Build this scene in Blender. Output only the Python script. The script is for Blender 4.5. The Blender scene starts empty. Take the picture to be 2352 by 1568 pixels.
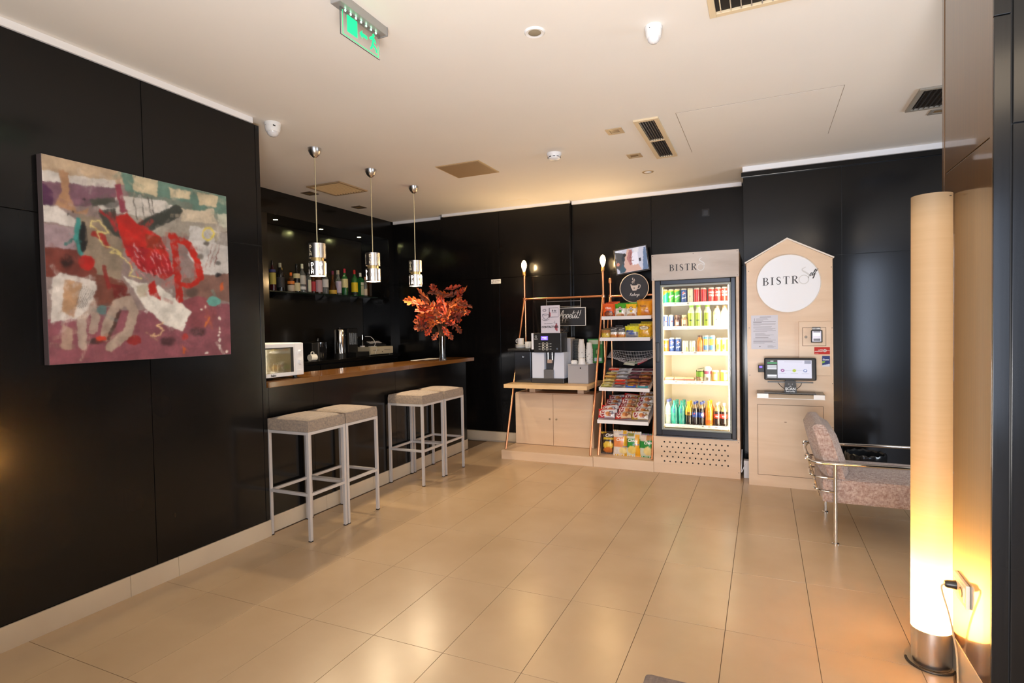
import bpy, bmesh, math, random
import numpy as np
from mathutils import Matrix, Vector
R = random.Random(7)
PI = math.pi
SC = bpy.context.scene
COL = SC.collection

# ------------------------------------------------------------------ camera
YAW, PIT, ROL, FPX = 0.422658621, -0.026516994, -0.0185533045, 1284.88667
fw = Vector((-math.sin(YAW)*math.cos(PIT), math.cos(YAW)*math.cos(PIT), math.sin(PIT)))
rt = Vector((math.cos(YAW), math.sin(YAW), 0)); up = rt.cross(fw)
r2 = rt*math.cos(ROL) + up*math.sin(ROL); u2 = up*math.cos(ROL) - rt*math.sin(ROL)
cam = bpy.data.cameras.new('camera'); camo = bpy.data.objects.new('camera', cam); COL.objects.link(camo)
M = Matrix.Identity(4)
for i in range(3):
    M[i][0], M[i][1], M[i][2] = r2[i], u2[i], -fw[i]
M[2][3] = 1.45
camo.matrix_world = M
cam.sensor_width = 36; cam.sensor_fit = 'HORIZONTAL'; cam.lens = 36*FPX/2352; cam.clip_start = .05
SC.camera = camo

# ------------------------------------------------------------------ world, big lights, exposure
w = bpy.data.worlds.new('world'); SC.world = w; w.use_nodes = True
w.node_tree.nodes['Background'].inputs[0].default_value = (.95, .97, 1, 1)
w.node_tree.nodes['Background'].inputs[1].default_value = .10
SC.view_settings.view_transform = 'Standard'; SC.view_settings.look = 'None'
SC.view_settings.gamma = 1; SC.view_settings.use_curve_mapping = False
SC.view_settings.exposure = 0.10
SC.cycles.use_denoising = True
SC.cycles.max_bounces = 10; SC.cycles.diffuse_bounces = 5; SC.cycles.glossy_bounces = 5
SC.cycles.transmission_bounces = 8; SC.cycles.transparent_max_bounces = 12
SC.cycles.sample_clamp_indirect = 20; SC.cycles.caustics_reflective = False; SC.cycles.caustics_refractive = False

def area(name, loc, target, sx, sy, power, col, spread=180):
    l = bpy.data.lights.new(name, 'AREA'); l.shape = 'RECTANGLE'; l.size = sx; l.size_y = sy
    l.energy = power; l.color = col; l.spread = math.radians(spread)
    o = bpy.data.objects.new(name, l); COL.objects.link(o); o.location = loc
    o.rotation_euler = (Vector(target)-Vector(loc)).to_track_quat('-Z', 'Y').to_euler()
    return o
def point(name, loc, power, col, r=.03, parent=None):
    l = bpy.data.lights.new(name, 'POINT'); l.energy = power; l.color = col; l.shadow_soft_size = r
    o = bpy.data.objects.new(name, l); COL.objects.link(o); o.location = loc
    if parent: o.parent = parent
    return o
def spot(name, loc, power, col, deg, blend=.5, r=.03, target=None):
    l = bpy.data.lights.new(name, 'SPOT'); l.energy = power; l.color = col; l.shadow_soft_size = r
    l.spot_size = math.radians(deg); l.spot_blend = blend
    o = bpy.data.objects.new(name, l); COL.objects.link(o); o.location = loc
    if target: o.rotation_euler = (Vector(target)-Vector(loc)).to_track_quat('-Z', 'Y').to_euler()
    return o
WARM = (1, .70, .42); WARM2 = (1, .80, .58)
# daylight through the glazing of the lobby behind the camera
area('lobby_daylight', (1.92, -3.4, 1.5), (1.1, 5, 1.6), .9, 2.6, 20, (.66, .78, 1), 80)
area('lobby_glazing', (-.9, -3.6, 1.5), (-.9, 5, 1.5), 3.4, 2.4, 24, (.64, .76, 1), 70)
area('bay_cool_fill', (4.3, 3.6, 1.6), (1, 4.2, 2.9), 1.6, 1.6, 75, (.84, .92, 1))  # unseen cool light added to tint the ceiling on the bay side
# unseen soft fill lights added to brighten the floor and the ceiling
area('room_fill_down', (1.0, .6, 2.88), (.7, 1.6, 0), 1.0, .8, 16, (1, .78, .54))
area('room_fill_up', (.1, -.2, .8), (.25, 1.3, 2.95), 1.5, 1.1, 165, (1, .95, .90))

# ------------------------------------------------------------------ materials
def lin(c):
    if isinstance(c, str):
        c = c.lstrip('#'); c = [int(c[i:i+2], 16)/255 for i in (0, 2, 4)]
        return tuple(x/12.92 if x <= .04045 else ((x+.055)/1.055)**2.4 for x in c)
    return tuple(c)
MC = {}
def mat(name, col, rough=.5, metal=0., **k):
    if name in MC: return MC[name]
    m = bpy.data.materials.new(name); m.use_nodes = True; MC[name] = m
    b = m.node_tree.nodes['Principled BSDF']; I = b.inputs
    c = lin(col); I['Base Color'].default_value = (*c, 1); I['Roughness'].default_value = rough; I['Metallic'].default_value = metal
    if 'coat' in k: I['Coat Weight'].default_value = k['coat']; I['Coat Roughness'].default_value = k.get('coatr', .1)
    if 'spec' in k: I['Specular IOR Level'].default_value = k['spec']
    if 'trans' in k: I['Transmission Weight'].default_value = k['trans']; I['IOR'].default_value = k.get('ior', 1.45)
    if 'emit' in k: I['Emission Color'].default_value = (*lin(k.get('ecol', col)), 1); I['Emission Strength'].default_value = k['emit']
    if 'sheen' in k: I['Sheen Weight'].default_value = k['sheen']
    return m
def nd(m, t, **k):
    n = m.node_tree.nodes.new(t)
    for a, v in k.items(): setattr(n, a, v)
    return n
def lk(m, a, b): m.node_tree.links.new(a, b)
def grain(name, c1, c2, rough=.45, scale=(1, 1, 1), nscale=6, detail=5, dist=0, bump=0., coat=0, coatr=.15, rvar=0., ramp=(.3, .7), spec=.5, metal=0, sheen=0):
    """two-tone noise material, stretched along an axis by scale"""
    if name in MC: return MC[name]
    m = mat(name, c1, rough, metal, coat=coat, coatr=coatr, spec=spec, sheen=sheen); b = m.node_tree.nodes['Principled BSDF']
    tc = nd(m, 'ShaderNodeTexCoord'); mp = nd(m, 'ShaderNodeMapping'); mp.inputs['Scale'].default_value = scale
    ge = nd(m, 'ShaderNodeNewGeometry'); lk(m, ge.outputs['Position'], mp.inputs['Vector'])
    no = nd(m, 'ShaderNodeTexNoise'); no.inputs['Scale'].default_value = nscale; no.inputs['Detail'].default_value = detail; no.inputs['Distortion'].default_value = dist
    lk(m, mp.outputs[0], no.inputs['Vector'])
    cr = nd(m, 'ShaderNodeValToRGB'); e = cr.color_ramp.elements
    e[0].position, e[1].position = ramp; e[0].color = (*lin(c1), 1); e[1].color = (*lin(c2), 1)
    lk(m, no.outputs['Fac'], cr.inputs[0]); lk(m, cr.outputs[0], b.inputs['Base Color'])
    if bump:
        bp = nd(m, 'ShaderNodeBump'); bp.inputs['Strength'].default_value = bump; bp.inputs['Distance'].default_value = .002
        lk(m, no.outputs['Fac'], bp.inputs['Height']); lk(m, bp.outputs[0], b.inputs['Normal'])
    if rvar:
        n2 = nd(m, 'ShaderNodeTexNoise'); n2.inputs['Scale'].default_value = 1.7
        ge2 = nd(m, 'ShaderNodeMapRange'); ge2.inputs['To Min'].default_value = rough-rvar; ge2.inputs['To Max'].default_value = rough+rvar
        lk(m, ge.outputs['Position'], n2.inputs['Vector']); lk(m, n2.outputs['Fac'], ge2.inputs['Value']); lk(m, ge2.outputs[0], b.inputs['Roughness'])
    return m
def printed(name='printed_film', rough=.35, **k):
    if name in MC: return MC[name]
    m = mat(name, (.5, .5, .5), rough, **k); at = nd(m, 'ShaderNodeAttribute'); at.attribute_name = 'Col'
    lk(m, at.outputs['Color'], m.node_tree.nodes['Principled BSDF'].inputs['Base Color']); return m
def fabric(name, c1, c2, sc=220):
    if name in MC: return MC[name]
    m = mat(name, c1, .95, sheen=.25); b = m.node_tree.nodes['Principled BSDF']
    ge = nd(m, 'ShaderNodeTexCoord')
    outs = []
    for s in ((sc, sc*.12, sc*.12), (sc*.12, sc*.12, sc), (sc*.12, sc, sc*.12)):
        mp = nd(m, 'ShaderNodeMapping'); mp.inputs['Scale'].default_value = s; lk(m, ge.outputs['Object'], mp.inputs['Vector'])
        no = nd(m, 'ShaderNodeTexNoise'); no.inputs['Scale'].default_value = 1; no.inputs['Detail'].default_value = 2
        lk(m, mp.outputs[0], no.inputs['Vector']); outs.append(no.outputs['Fac'])
    a = nd(m, 'ShaderNodeMath', operation='ADD'); lk(m, outs[0], a.inputs[0]); lk(m, outs[1], a.inputs[1])
    a2 = nd(m, 'ShaderNodeMath', operation='ADD'); lk(m, a.outputs[0], a2.inputs[0]); lk(m, outs[2], a2.inputs[1])
    mr = nd(m, 'ShaderNodeMapRange'); mr.inputs['From Min'].default_value = 1.2; mr.inputs['From Max'].default_value = 1.8; lk(m, a2.outputs[0], mr.inputs['Value'])
    mx = nd(m, 'ShaderNodeMix', data_type='RGBA'); mx.inputs[6].default_value = (*lin(c1), 1); mx.inputs[7].default_value = (*lin(c2), 1)
    lk(m, mr.outputs[0], mx.inputs[0]); lk(m, mx.outputs[2], b.inputs['Base Color'])
    bp = nd(m, 'ShaderNodeBump'); bp.inputs['Strength'].default_value = .35; bp.inputs['Distance'].default_value = .002
    lk(m, a2.outputs[0], bp.inputs['Height']); lk(m, bp.outputs[0], b.inputs['Normal']); return m

DARK = grain('dark_wood_panel', (.0028, .0026, .0028), (.0058, .0052, .0050), .26, (60, 60, 1.2), 2, 4, bump=.04, spec=.15, coat=.40, coatr=.14, rvar=.04)
DARKN = grain('dark_niche_lining', (.012, .010, .008), (.018, .015, .011), .25, (40, 40, 1.2), 2, 3, bump=.05, coat=.4, coatr=.12)
CEIL = grain('ceiling_paint', (.80, .77, .725), (.83, .80, .755), .8, (1, 1, 1), 1.2, 3)
WHITE = mat('white_trim_paint', (.86, .86, .88), .55)
TILE = grain('floor_tile_beige', (.495, .345, .205), (.55, .395, .245), .27, (1, 1, 1), 2.3, 4, coat=.0, ramp=(.3, .7))
GROUT = mat('grout_brown', (.16, .10, .06), .8)
SKIRT = grain('skirting_tile', (.58, .48, .36), (.64, .54, .41), .4, (1, 1, 1), 3, 3)
PLY = grain('birch_plywood', (.66, .46, .295), (.76, .56, .385), .48, (1.2, 1.2, 9), .9, 4, .6, coat=.1)
PLYW = grain('whitewashed_plywood', (.72, .62, .52), (.80, .71, .61), .5, (1, 1, 6), 1.3, 4)
SLAB = grain('oiled_wood_slab', (.66, .44, .22), (.76, .54, .30), .4, (2, 14, 10), 1.5, 4, .3)
COUNTER = grain('varnished_counter_wood', (.13, .050, .010), (.20, .085, .020), .22, (9, 1, 9), 2, 4, coat=.6, coatr=.08)
COPPER = mat('copper_pipe', (.90, .42, .22), .28, 1.)
CHROME = mat('chrome', (.80, .78, .75), .10, 1.)
STEEL = mat('brushed_steel', (.62, .60, .58), .30, 1.)
STOOLMET = mat('grey_painted_metal', (.60, .57, .56), .38, .25)
BLACK = mat('black_plastic', (.012, .012, .013), .35)
BLACKG = mat('black_gloss', (.010, .010, .012), .12, coat=.5)
GREY = mat('grey_plastic', (.36, .35, .37), .45)
WPLAS = mat('white_plastic', (.80, .80, .80), .4)
PAPER = mat('white_paper', (.80, .79, .81), .7)
INK = mat('dark_ink', (.02, .02, .025), .6)
GLASS = mat('clear_glass', (.98, 1, .99), .02, trans=1., ior=1.45)
ACRYL = mat('clear_acrylic', (.95, .97, .97), .06, trans=.9, ior=1.3)
PRINT = printed(); PRINTM = printed('printed_matte', .7); PRINTC = printed('printed_can', .28, coat=.3)

# ------------------------------------------------------------------ object helpers
def link(o): COL.objects.link(o); return o
def tag(o, label, cat, group=None):
    o['label'] = label; o['category'] = cat
    if group: o['group'] = group
    return o
def thing(name, label, cat, loc=(0, 0, 0), group=None):
    o = bpy.data.objects.new(name, None); o.empty_display_size = .05; o.location = loc; link(o)
    return tag(o, label, cat, group)
def setp(o, parent):
    if parent is not None:
        o.parent = parent
        if parent.type == 'EMPTY': o.matrix_parent_inverse = Matrix.Translation(-parent.location)
def obj(name, bm, m, parent=None, smooth=False, label=None, kind=None):
    if isinstance(bm, bpy.types.Mesh): me = bm
    else:
        me = bpy.data.meshes.new(name); bmesh.ops.recalc_face_normals(bm, faces=bm.faces); bm.to_mesh(me); bm.free()
    if smooth:
        me.polygons.foreach_set('use_smooth', [True]*len(me.polygons))
        me.set_sharp_from_angle(angle=math.radians(40))
    if m is not None and not me.materials: me.materials.append(m)
    o = link(bpy.data.objects.new(name, me)); setp(o, parent)
    if label: o['label'] = label
    if kind: o['kind'] = kind
    return o
def dup(root, loc=None, rotz=None, label=None, group=None):
    def cp(o, par):
        c = o.copy(); link(c)
        if par is not None:
            c.parent = par; c.matrix_parent_inverse = o.matrix_parent_inverse.copy()
        for ch in o.children:
            cp(ch, c)
        return c
    c = cp(root, None)
    if loc is not None: c.location = loc
    if rotz is not None: c.rotation_euler = (0, 0, rotz)
    if label: c['label'] = label
    if group: c['group'] = group
    return c
def struct(name, bm, m, smooth=False):
    o = obj(name, bm, m, None, smooth); o['kind'] = 'structure'; return o

def B(*boxes, bev=0.):
    """boxes given as (x0,x1,y0,y1,z0,z1)"""
    bm = bmesh.new()
    for x0, x1, y0, y1, z0, z1 in boxes:
        r = bmesh.ops.create_cube(bm, size=1)
        for v in r['verts']:
            v.co = Vector(((x0+x1)/2+v.co.x*(x1-x0), (y0+y1)/2+v.co.y*(y1-y0), (z0+z1)/2+v.co.z*(z1-z0)))
        if bev:
            ed = list({e for v in r['verts'] for e in v.link_edges})
            bmesh.ops.bevel(bm, geom=ed, offset=bev, segments=2, profile=.6, affect='EDGES')
    return bm
def frame_axes(d):
    d = d.normalized(); a = Vector((0, 0, 1)) if abs(d.z) < .95 else Vector((1, 0, 0))
    x = d.cross(a).normalized(); return x, d.cross(x).normalized()
def T(paths, r, n=10, bm=None, caps=True):
    """tubes along polylines with mitred rings; paths = list of point lists"""
    bm = bm or bmesh.new()
    if not isinstance(paths[0][0], (tuple, list, Vector)): paths = [paths]
    for p in paths:
        p = [Vector(q) for q in p]; rings = []
        x = None
        for i, q in enumerate(p):
            d = (p[min(i+1, len(p)-1)]-p[max(i-1, 0)]).normalized()
            if x is None: x, y = frame_axes(d)
            else:
                x = (x - d*x.dot(d)).normalized(); y = d.cross(x)
            k = 1.
            if 0 < i < len(p)-1:
                c = (p[i]-p[i-1]).normalized().dot(d); k = 1/max(c, .5)
            rr = r[i] if isinstance(r, (list, tuple)) else r
            rings.append([bm.verts.new(q+(x*math.cos(2*PI*j/n)+y*math.sin(2*PI*j/n))*rr*(1 if k == 1 else (k*.5+.5))) for j in range(n)])
        for a, b in zip(rings, rings[1:]):
            for j in range(n): bm.faces.new((a[j], a[(j+1) % n], b[(j+1) % n], b[j]))
        if caps:
            bm.faces.new(rings[0]); bm.faces.new(rings[-1])
    return bm
def arc(pts, n=8):
    """Catmull-Rom smoothing of a 2-D or 3-D polyline"""
    P = [Vector(p) for p in pts]; P = [P[0]*2-P[1]]+P+[P[-1]*2-P[-2]]; out = []
    for i in range(1, len(P)-2):
        a, b, c, d = P[i-1:i+3]
        for k in range(n):
            t = k/n; out.append(.5*((2*b)+(c-a)*t+(2*a-5*b+4*c-d)*t*t+(3*b-a-3*c+d)*t**3))
    out.append(P[-2]); return out
def L(prof, n=24, c=(0, 0, 0), caps=True, bm=None):
    """lathe: prof = [(r,z)...] about the vertical through c"""
    bm = bm or bmesh.new(); c = Vector(c); rings = []
    for r, z in prof:
        rings.append([bm.verts.new(c+Vector((r*math.cos(2*PI*j/n), r*math.sin(2*PI*j/n), z))) for j in range(n)])
    for a, b in zip(rings, rings[1:]):
        for j in range(n): bm.faces.new((a[j], a[(j+1) % n], b[(j+1) % n], b[j]))
    if caps:
        for rg, pr in ((rings[0], prof[0]), (rings[-1], prof[-1])):
            if pr[0] > 1e-4: bm.faces.new(rg)
    return bm
def PR(poly, o, ex, ey, depth, bm=None):
    """prism of 2-D polygon in the plane (o,ex,ey) pushed along ex x ey by depth"""
    bm = bm or bmesh.new(); o, ex, ey = Vector(o), Vector(ex), Vector(ey); n = ex.cross(ey)
    a = [bm.verts.new(o+ex*p[0]+ey*p[1]) for p in poly]; bm.faces.new(a)
    if depth:
        b = [bm.verts.new(v.co+n*depth) for v in a]; bm.faces.new(b[::-1])
        for i in range(len(a)): bm.faces.new((a[i], a[(i+1) % len(a)], b[(i+1) % len(a)], b[i]))
    return bm
def circ(r, n=32, cx=0, cy=0, ry=None):
    return [(cx+r*math.cos(2*PI*i/n), cy+(ry or r)*math.sin(2*PI*i/n)) for i in range(n)]
FRONT = (Vector((1, 0, 0)), Vector((0, 0, 1)))     # plane that faces -Y
LEFTW = (Vector((0, 1, 0)), Vector((0, 0, 1)))     # plane that faces +X
def put(bm_or_me, o, ax=FRONT, sc=1., f=None):
    """carry flat (x,y,z) geometry onto a plane; f = optional point map"""
    o = Vector(o); ex, ey = ax; n = ex.cross(ey)
    vs = bm_or_me.vertices if isinstance(bm_or_me, bpy.types.Mesh) else bm_or_me.verts
    for v in vs: v.co = f(v.co) if f else o+ex*v.co.x*sc+ey*v.co.y*sc+n*v.co.z*sc
    return bm_or_me
def text(s, size, align='CENTER', shear=0, space=1., bold=0):
    c = bpy.data.curves.new('lettering', 'FONT'); c.body = s; c.size = size; c.align_x = align; c.align_y = 'CENTER'
    c.shear = shear; c.space_character = space; c.offset = bold; c.resolution_u = 3
    o = bpy.data.objects.new('lettering', c); COL.objects.link(o)
    me = bpy.data.meshes.new_from_object(o); bpy.data.objects.remove(o); bpy.data.curves.remove(c)
    return me
def RB(strokes, bm=None, n=6):
    """flat pen strokes: each = (points, width or widths, smooth?)"""
    bm = bm or bmesh.new()
    for s in strokes:
        pts, wd = s[0], s[1]; sm = s[2] if len(s) > 2 else True
        P = [Vector((*p, 0)) for p in pts]
        if isinstance(wd, (int, float)): wd = [wd]*len(P)
        if sm and len(P) > 2:
            W = []; m = len(P)-1
            P = arc(P, n)
            for i in range(len(P)):
                t = i/(len(P)-1)*m; k = min(int(t), m-1); W.append(wd[k]+(wd[k+1]-wd[k])*(t-k))
            wd = W
        prev = None
        for i, p in enumerate(P):
            d = (P[min(i+1, len(P)-1)]-P[max(i-1, 0)])
            d = d.normalized() if d.length > 1e-9 else Vector((1, 0, 0))
            q = Vector((-d.y, d.x, 0))*wd[i]/2
            a, b = bm.verts.new(p+q), bm.verts.new(p-q)
            if prev: bm.faces.new((prev[0], prev[1], b, a))
            prev = (a, b)
    return bm

# ---- paint: colours of flat print, laid on a fine grid of points
def h2(x, y, s=0):
    v = np.sin(x*127.1+y*311.7+s*74.7)*43758.5453; return v-np.floor(v)
def vnoise(x, y, s=0):
    xi, yi = np.floor(x), np.floor(y); f, g = x-xi, y-yi; f = f*f*(3-2*f); g = g*g*(3-2*g)
    return (h2(xi, yi, s)*(1-f)+h2(xi+1, yi, s)*f)*(1-g)+(h2(xi, yi+1, s)*(1-f)+h2(xi+1, yi+1, s)*f)*g
class Paint:
    def __init__(s, x, y, base, warp=0., wf=1.):
        s.x = np.array(x, float); s.y = np.array(y, float); s.c = np.tile(np.array(lin(base)), (len(s.x), 1))
        if warp:
            a, b = s.x*wf, s.y*wf
            s.x = s.x+(vnoise(a, b, 1)-.5)*warp+(vnoise(a*3, b*3, 4)-.5)*warp*.5; s.y = s.y+(vnoise(a, b, 2)-.5)*warp+(vnoise(a*3, b*3, 5)-.5)*warp*.5
    def _p(s, m, c, a=1.):
        m = (m*a)[:, None]; s.c = s.c*(1-m)+np.array(lin(c))*m; return s
    def rect(s, x0, x1, y0, y1, c, a=1.): return s._p(((s.x >= x0)&(s.x <= x1)&(s.y >= y0)&(s.y <= y1)).astype(float), c, a)
    def ell(s, cx, cy, rx, ry, c, a=1., soft=0.):
        d = ((s.x-cx)/rx)**2+((s.y-cy)/ry)**2
        m = (d <= 1).astype(float) if not soft else np.clip((1-d)/soft, 0, 1); return s._p(m, c, a)
    def ring(s, cx, cy, rx, ry, w, c, a=1.):
        d = np.sqrt(((s.x-cx)/rx)**2+((s.y-cy)/ry)**2); return s._p((np.abs(d-1)*min(rx, ry) <= w).astype(float), c, a)
    def poly(s, P, c, a=1.):
        ins = np.zeros(len(s.x), bool); j = len(P)-1
        for i in range(len(P)):
            xi, yi = P[i]; xj, yj = P[j]
            if yi != yj: ins ^= ((yi > s.y) != (yj > s.y)) & (s.x < (xj-xi)*(s.y-yi)/(yj-yi)+xi)
            j = i
        return s._p(ins.astype(float), c, a)
    def line(s, P, wd, c, a=1.):
        d = np.full(len(s.x), 1e9)
        for (ax, ay), (bx, by) in zip(P, P[1:]):
            vx, vy = bx-ax, by-ay; t = np.clip(((s.x-ax)*vx+(s.y-ay)*vy)/(vx*vx+vy*vy+1e-12), 0, 1)
            d = np.minimum(d, np.hypot(s.x-ax-t*vx, s.y-ay-t*vy))
        return s._p((d <= wd/2).astype(float), c, a)
    def mottle(s, f, amt, seed=9):
        s.c = np.clip(s.c*(1+amt*(vnoise(s.x*f, s.y*f, seed)*2-1)[:, None]), 0, 1); return s
def setcol(me, c):
    at = me.color_attributes.new('Col', 'FLOAT_COLOR', 'POINT')
    at.data.foreach_set('color', np.concatenate([c, np.ones((len(c), 1))], 1).astype(np.float32).ravel())
def sheet(nx, ny, pos, paint, name='print'):
    """grid of (u,v) in 0..1; pos(u,v)->Nx3 array; paint(u,v)->Nx3 colours"""
    u, v = np.meshgrid(np.linspace(0, 1, nx), np.linspace(0, 1, ny)); u, v = u.ravel(), v.ravel()
    P = pos(u, v); i = np.arange(nx*ny).reshape(ny, nx)
    F = np.stack([i[:-1, :-1], i[:-1, 1:], i[1:, 1:], i[1:, :-1]], -1).reshape(-1, 4)
    me = bpy.data.meshes.new(name); me.from_pydata(P.tolist(), [], F.tolist()); setcol(me, paint(u, v)); me.update(); return me
def flat(nx, ny, o, w_, h_, paint, ax=FRONT, d=0., name='print'):
    o, ex, ey = np.array(o), np.array(ax[0]), np.array(ax[1]); n = np.cross(ex, ey)
    return sheet(nx, ny, lambda u, v: o+np.outer(u*w_, ex)+np.outer(v*h_, ey)+n*d, paint, name)

# ================================================================== THE SETTING
floor = struct('floor', B((-5.3, 4.6, -4, 6.6, -.08, -.004)), GROUT)
TX, TY, DX, DY = -2.83661427, 2.10685053, .3804431, .6708916
tb = bpy.data.meshes.new('tile'); bm = B((.0012, DX-.0012, .0012, DY-.0012, -.003, 0), bev=.0006); bm.to_mesh(tb); bm.free(); tb.materials.append(TILE)
for i in range(-1, 15):
    for j in range(-6, 7):
        o = obj('tile', tb, None, floor); o.location = (TX+DX*i, TY+DY*j, 0)
struct('ceiling', B((-5.3, 4.6, -4, 6.6, 2.92, 3.02)), CEIL)

def panels(parent, cells, m=DARK, bev=.0015):
    for c in cells: obj('panel', B(c, bev=bev), m, parent)
G = .0018
def grid(us, zs, f):
    return [f(a+G, b-G, c+G, d-G) for a, b in zip(us, us[1:]) for c, d in zip(zs, zs[1:])]
wl = struct('wall_left', B((-3.25, -3.212, -4, 2.878, 0, 2.88)), BLACK)
panels(wl, grid([-3.9, -2.82, -1.6, -.38, .844, 2.066, 2.842, 2.88], [.115, 2.045, 2.88], lambda a, b, c, d: (-3.212, -3.2, a, b, c, d)))
bl = struct('baseboard_left', B((-3.21, -3.196, -4, 2.872, .0, .112)), GROUT)
for a, b in zip([-2.12, -1.45, -.78, -.11, .56, 1.235, 1.907, 2.185], [-1.45, -.78, -.11, .56, 1.235, 1.907, 2.185, 2.875]):
    obj('tile', B((-3.197, -3.187, a+.001, b-.001, 0, .115), bev=.001), SKIRT, bl)
struct('trim_1', B((-3.235, -3.19, -4, 2.822, 2.881, 2.919)), WHITE)

wb = struct('wall_bar', B((-5.25, -5.135, 2.3, 6.5, 0, 2.92), (-5.2, -3.26, 2.2, 2.3, 0, 2.92)), BLACK)
panels(wb, [(-5.135, -5.125, a, b, 1.1, 2.67) for a, b in ((3.2, 4.26), (4.262, 6.31))], DARKN)
obj('upper_band', B((-5.13, -4.66, 2.3, 6.42, 2.672, 2.919)), DARK, wb)
obj('niche_side', B((-5.13, -4.66, 3.9, 4.262, 1.1, 2.67)), DARK, wb)
obj('niche_side', B((-5.13, -4.66, 6.312, 6.42, 1.1, 2.67)), DARK, wb)

wk = struct('wall_back', B((-5.2, -.1, 6.45, 6.55, 0, 2.92)), BLACK)
panels(wk, grid([-5.2, -3.865, -3.84], [0, 2.06, 2.885], lambda a, b, c, d: (a, b, 6.42, 6.45, c, d)))
panels(wk, grid([-3.84, -3.0, -2.075], [.13, 2.06, 2.89], lambda a, b, c, d: (a, b, 6.33, 6.45, c, d)))
panels(wk, grid([-2.075, -1.14, -.15], [.0, 2.05, 2.88], lambda a, b, c, d: (a, b, 6.40, 6.45, c, d)))
struct('trim_2', B((-4.64, -3.88, 6.395, 6.425, 2.882, 2.919)), WHITE)
struct('trim_3', B((-3.80, -2.068, 6.298, 6.34, 2.888, 2.919)), WHITE)
struct('trim_4', B((-2.062, -.2, 6.375, 6.41, 2.88, 2.919)), WHITE)
struct('baseboard_back', B((-3.84, -2.08, 6.305, 6.33, .022, .13), (-3.84, -2.08, 6.33, 6.4, 0, .13), bev=.001), SKIRT)
w4 = struct('wall_bay', B((-.168, 4.5, 5.812, 6.45, 0, 2.88)), BLACK)
panels(w4, grid([-.17, .645, 1.86, 3.1, 4.4], [.0, 2.04, 2.822], lambda a, b, c, d: (a, b, 5.80, 5.812, c, d)))
obj('top_moulding', B((-.185, 4.5, 5.79, 5.82, 2.825, 2.87), bev=.003), DARK, w4)
struct('trim_5', B((-.172, 4.5, 5.77, 5.83, 2.872, 2.919)), WHITE)
struct('wall_bay_side', B((4.5, 4.58, -4, 6.5, 0, 2.92)), DARK)
struct('wall_rear_side', B((-3.25, -2.0, -.75, -.65, 0, 2.92)), DARK)  # unseen wall added to hold light back from the near floor
struct('wall_rear', B((-3.3, 4.58, -4.1, -4.0, 0, 2.92)), DARK)

wr = struct('wall_right', B((.722, 1.10, 2.402, 2.978, 0, 2.92)), BLACK)
PIL = grain('brown_wood_panel', (.065, .026, .004), (.105, .044, .007), .30, (60, 60, 1.2), 2, 4, bump=.02, coat=.9, coatr=.035, spec=.5)
panels(wr, [(.710, .722, 2.432, 2.958, .141, 2.063), (.710, .722, 2.432, 2.958, 2.067, 2.918), (.708, .722, 2.960, 2.99, .0, 2.918), (.707, .722, 2.402, 2.428, .0, 2.918)], PIL)
panels(wr, [(.707, .752, 2.39, 2.4015, 0, 2.45), (.707, .752, 2.39, 2.4015, 2.454, 2.918), (.758, 1.10, 2.39, 2.402, 0, 2.09), (.758, 1.10, 2.39, 2.402, 2.094, 2.918),
            (1.10, 1.112, 2.39, 2.99, 0, 2.918), (.722, 1.10, 2.978, 2.99, 0, 2.918)])
struct('baseboard_right', B((.7075, .722, 2.43, 2.957, 0, .140), bev=.001), SKIRT)

# ================================================================== CEILING FITTINGS
GRILL = mat('cream_grille_paint', (.72, .58, .38), .5); DUCT = mat('dark_duct', (.012, .009, .007), .8)
HATCHM = mat('tan_hatch_paint', (.36, .25, .14), .6)
Z = 2.92
def air_vent(label, x0, x1, y0, y1, along, n, frame, mid=False, m=GRILL, sl=None):
    t = thing('air_vent', label, 'air vent', ((x0+x1)/2, (y0+y1)/2, Z)); f = frame
    obj('frame', B((x0, x0+f, y0, y1, Z-.014, Z), (x1-f, x1, y0, y1, Z-.014, Z), (x0+f, x1-f, y0, y0+f, Z-.014, Z), (x0+f, x1-f, y1-f, y1, Z-.014, Z), bev=.002), m, t)
    obj('duct', B((x0+f, x1-f, y0+f, y1-f, Z-.0015, Z)), DUCT, t, label='dark opening behind the slats')
    for k in range(n):
        q = (k+.5)/n
        if along == 'y':
            x = x0+f+(x1-x0-2*f)*q; o = obj('slat', B((x-.0025, x+.0025, y0+f, y1-f, Z-.013, Z-.002)), sl or STEEL, t)
        else:
            y = y0+f+(y1-y0-2*f)*q; o = obj('slat', B((x0+f, x1-f, y-.003, y+.003, Z-.013, Z-.002)), sl or STEEL, t)
    if mid: y = (y0+y1)/2-.0; obj('cross_bar', B((x0+f, x1-f, y-.012, y+.012, Z-.0145, Z)), m, t)
    return t
air_vent('cream slatted ceiling vent cut by the top edge of the view', -.225, .50, 2.35, 2.885, 'y', 15, .03)
air_vent('long two-section black-slotted ceiling vent beside two small square fittings', -.850, -.672, 4.085, 5.085, 'y', 6, .033, True)
air_vent('grey slatted ceiling vent half hidden behind the tall lit pillar', .92, 1.45, 4.37, 4.79, 'y', 16, .028, m=mat('grey_grille_paint', (.34, .32, .28), .5))
air_vent('tan square slatted return vent in the ceiling above the bar', -4.245, -3.812, 4.39, 4.825, 'y', 11, .022, m=HATCHM, sl=mat('tan_slat', (.62, .44, .24), .5))
t = thing('ceiling_hatch', 'flat tan square access hatch in the ceiling between bar and snack rack', 'hatch', (-2.5, 4.62, Z))
obj('frame', B((-2.72, -2.275, 4.41, 4.84, Z-.006, Z), bev=.002), mat('hatch_edge', (.55, .40, .22), .6), t)
obj('panel', B((-2.705, -2.29, 4.425, 4.825, Z-.009, Z-.004), bev=.002), HATCHM, t)
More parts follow.
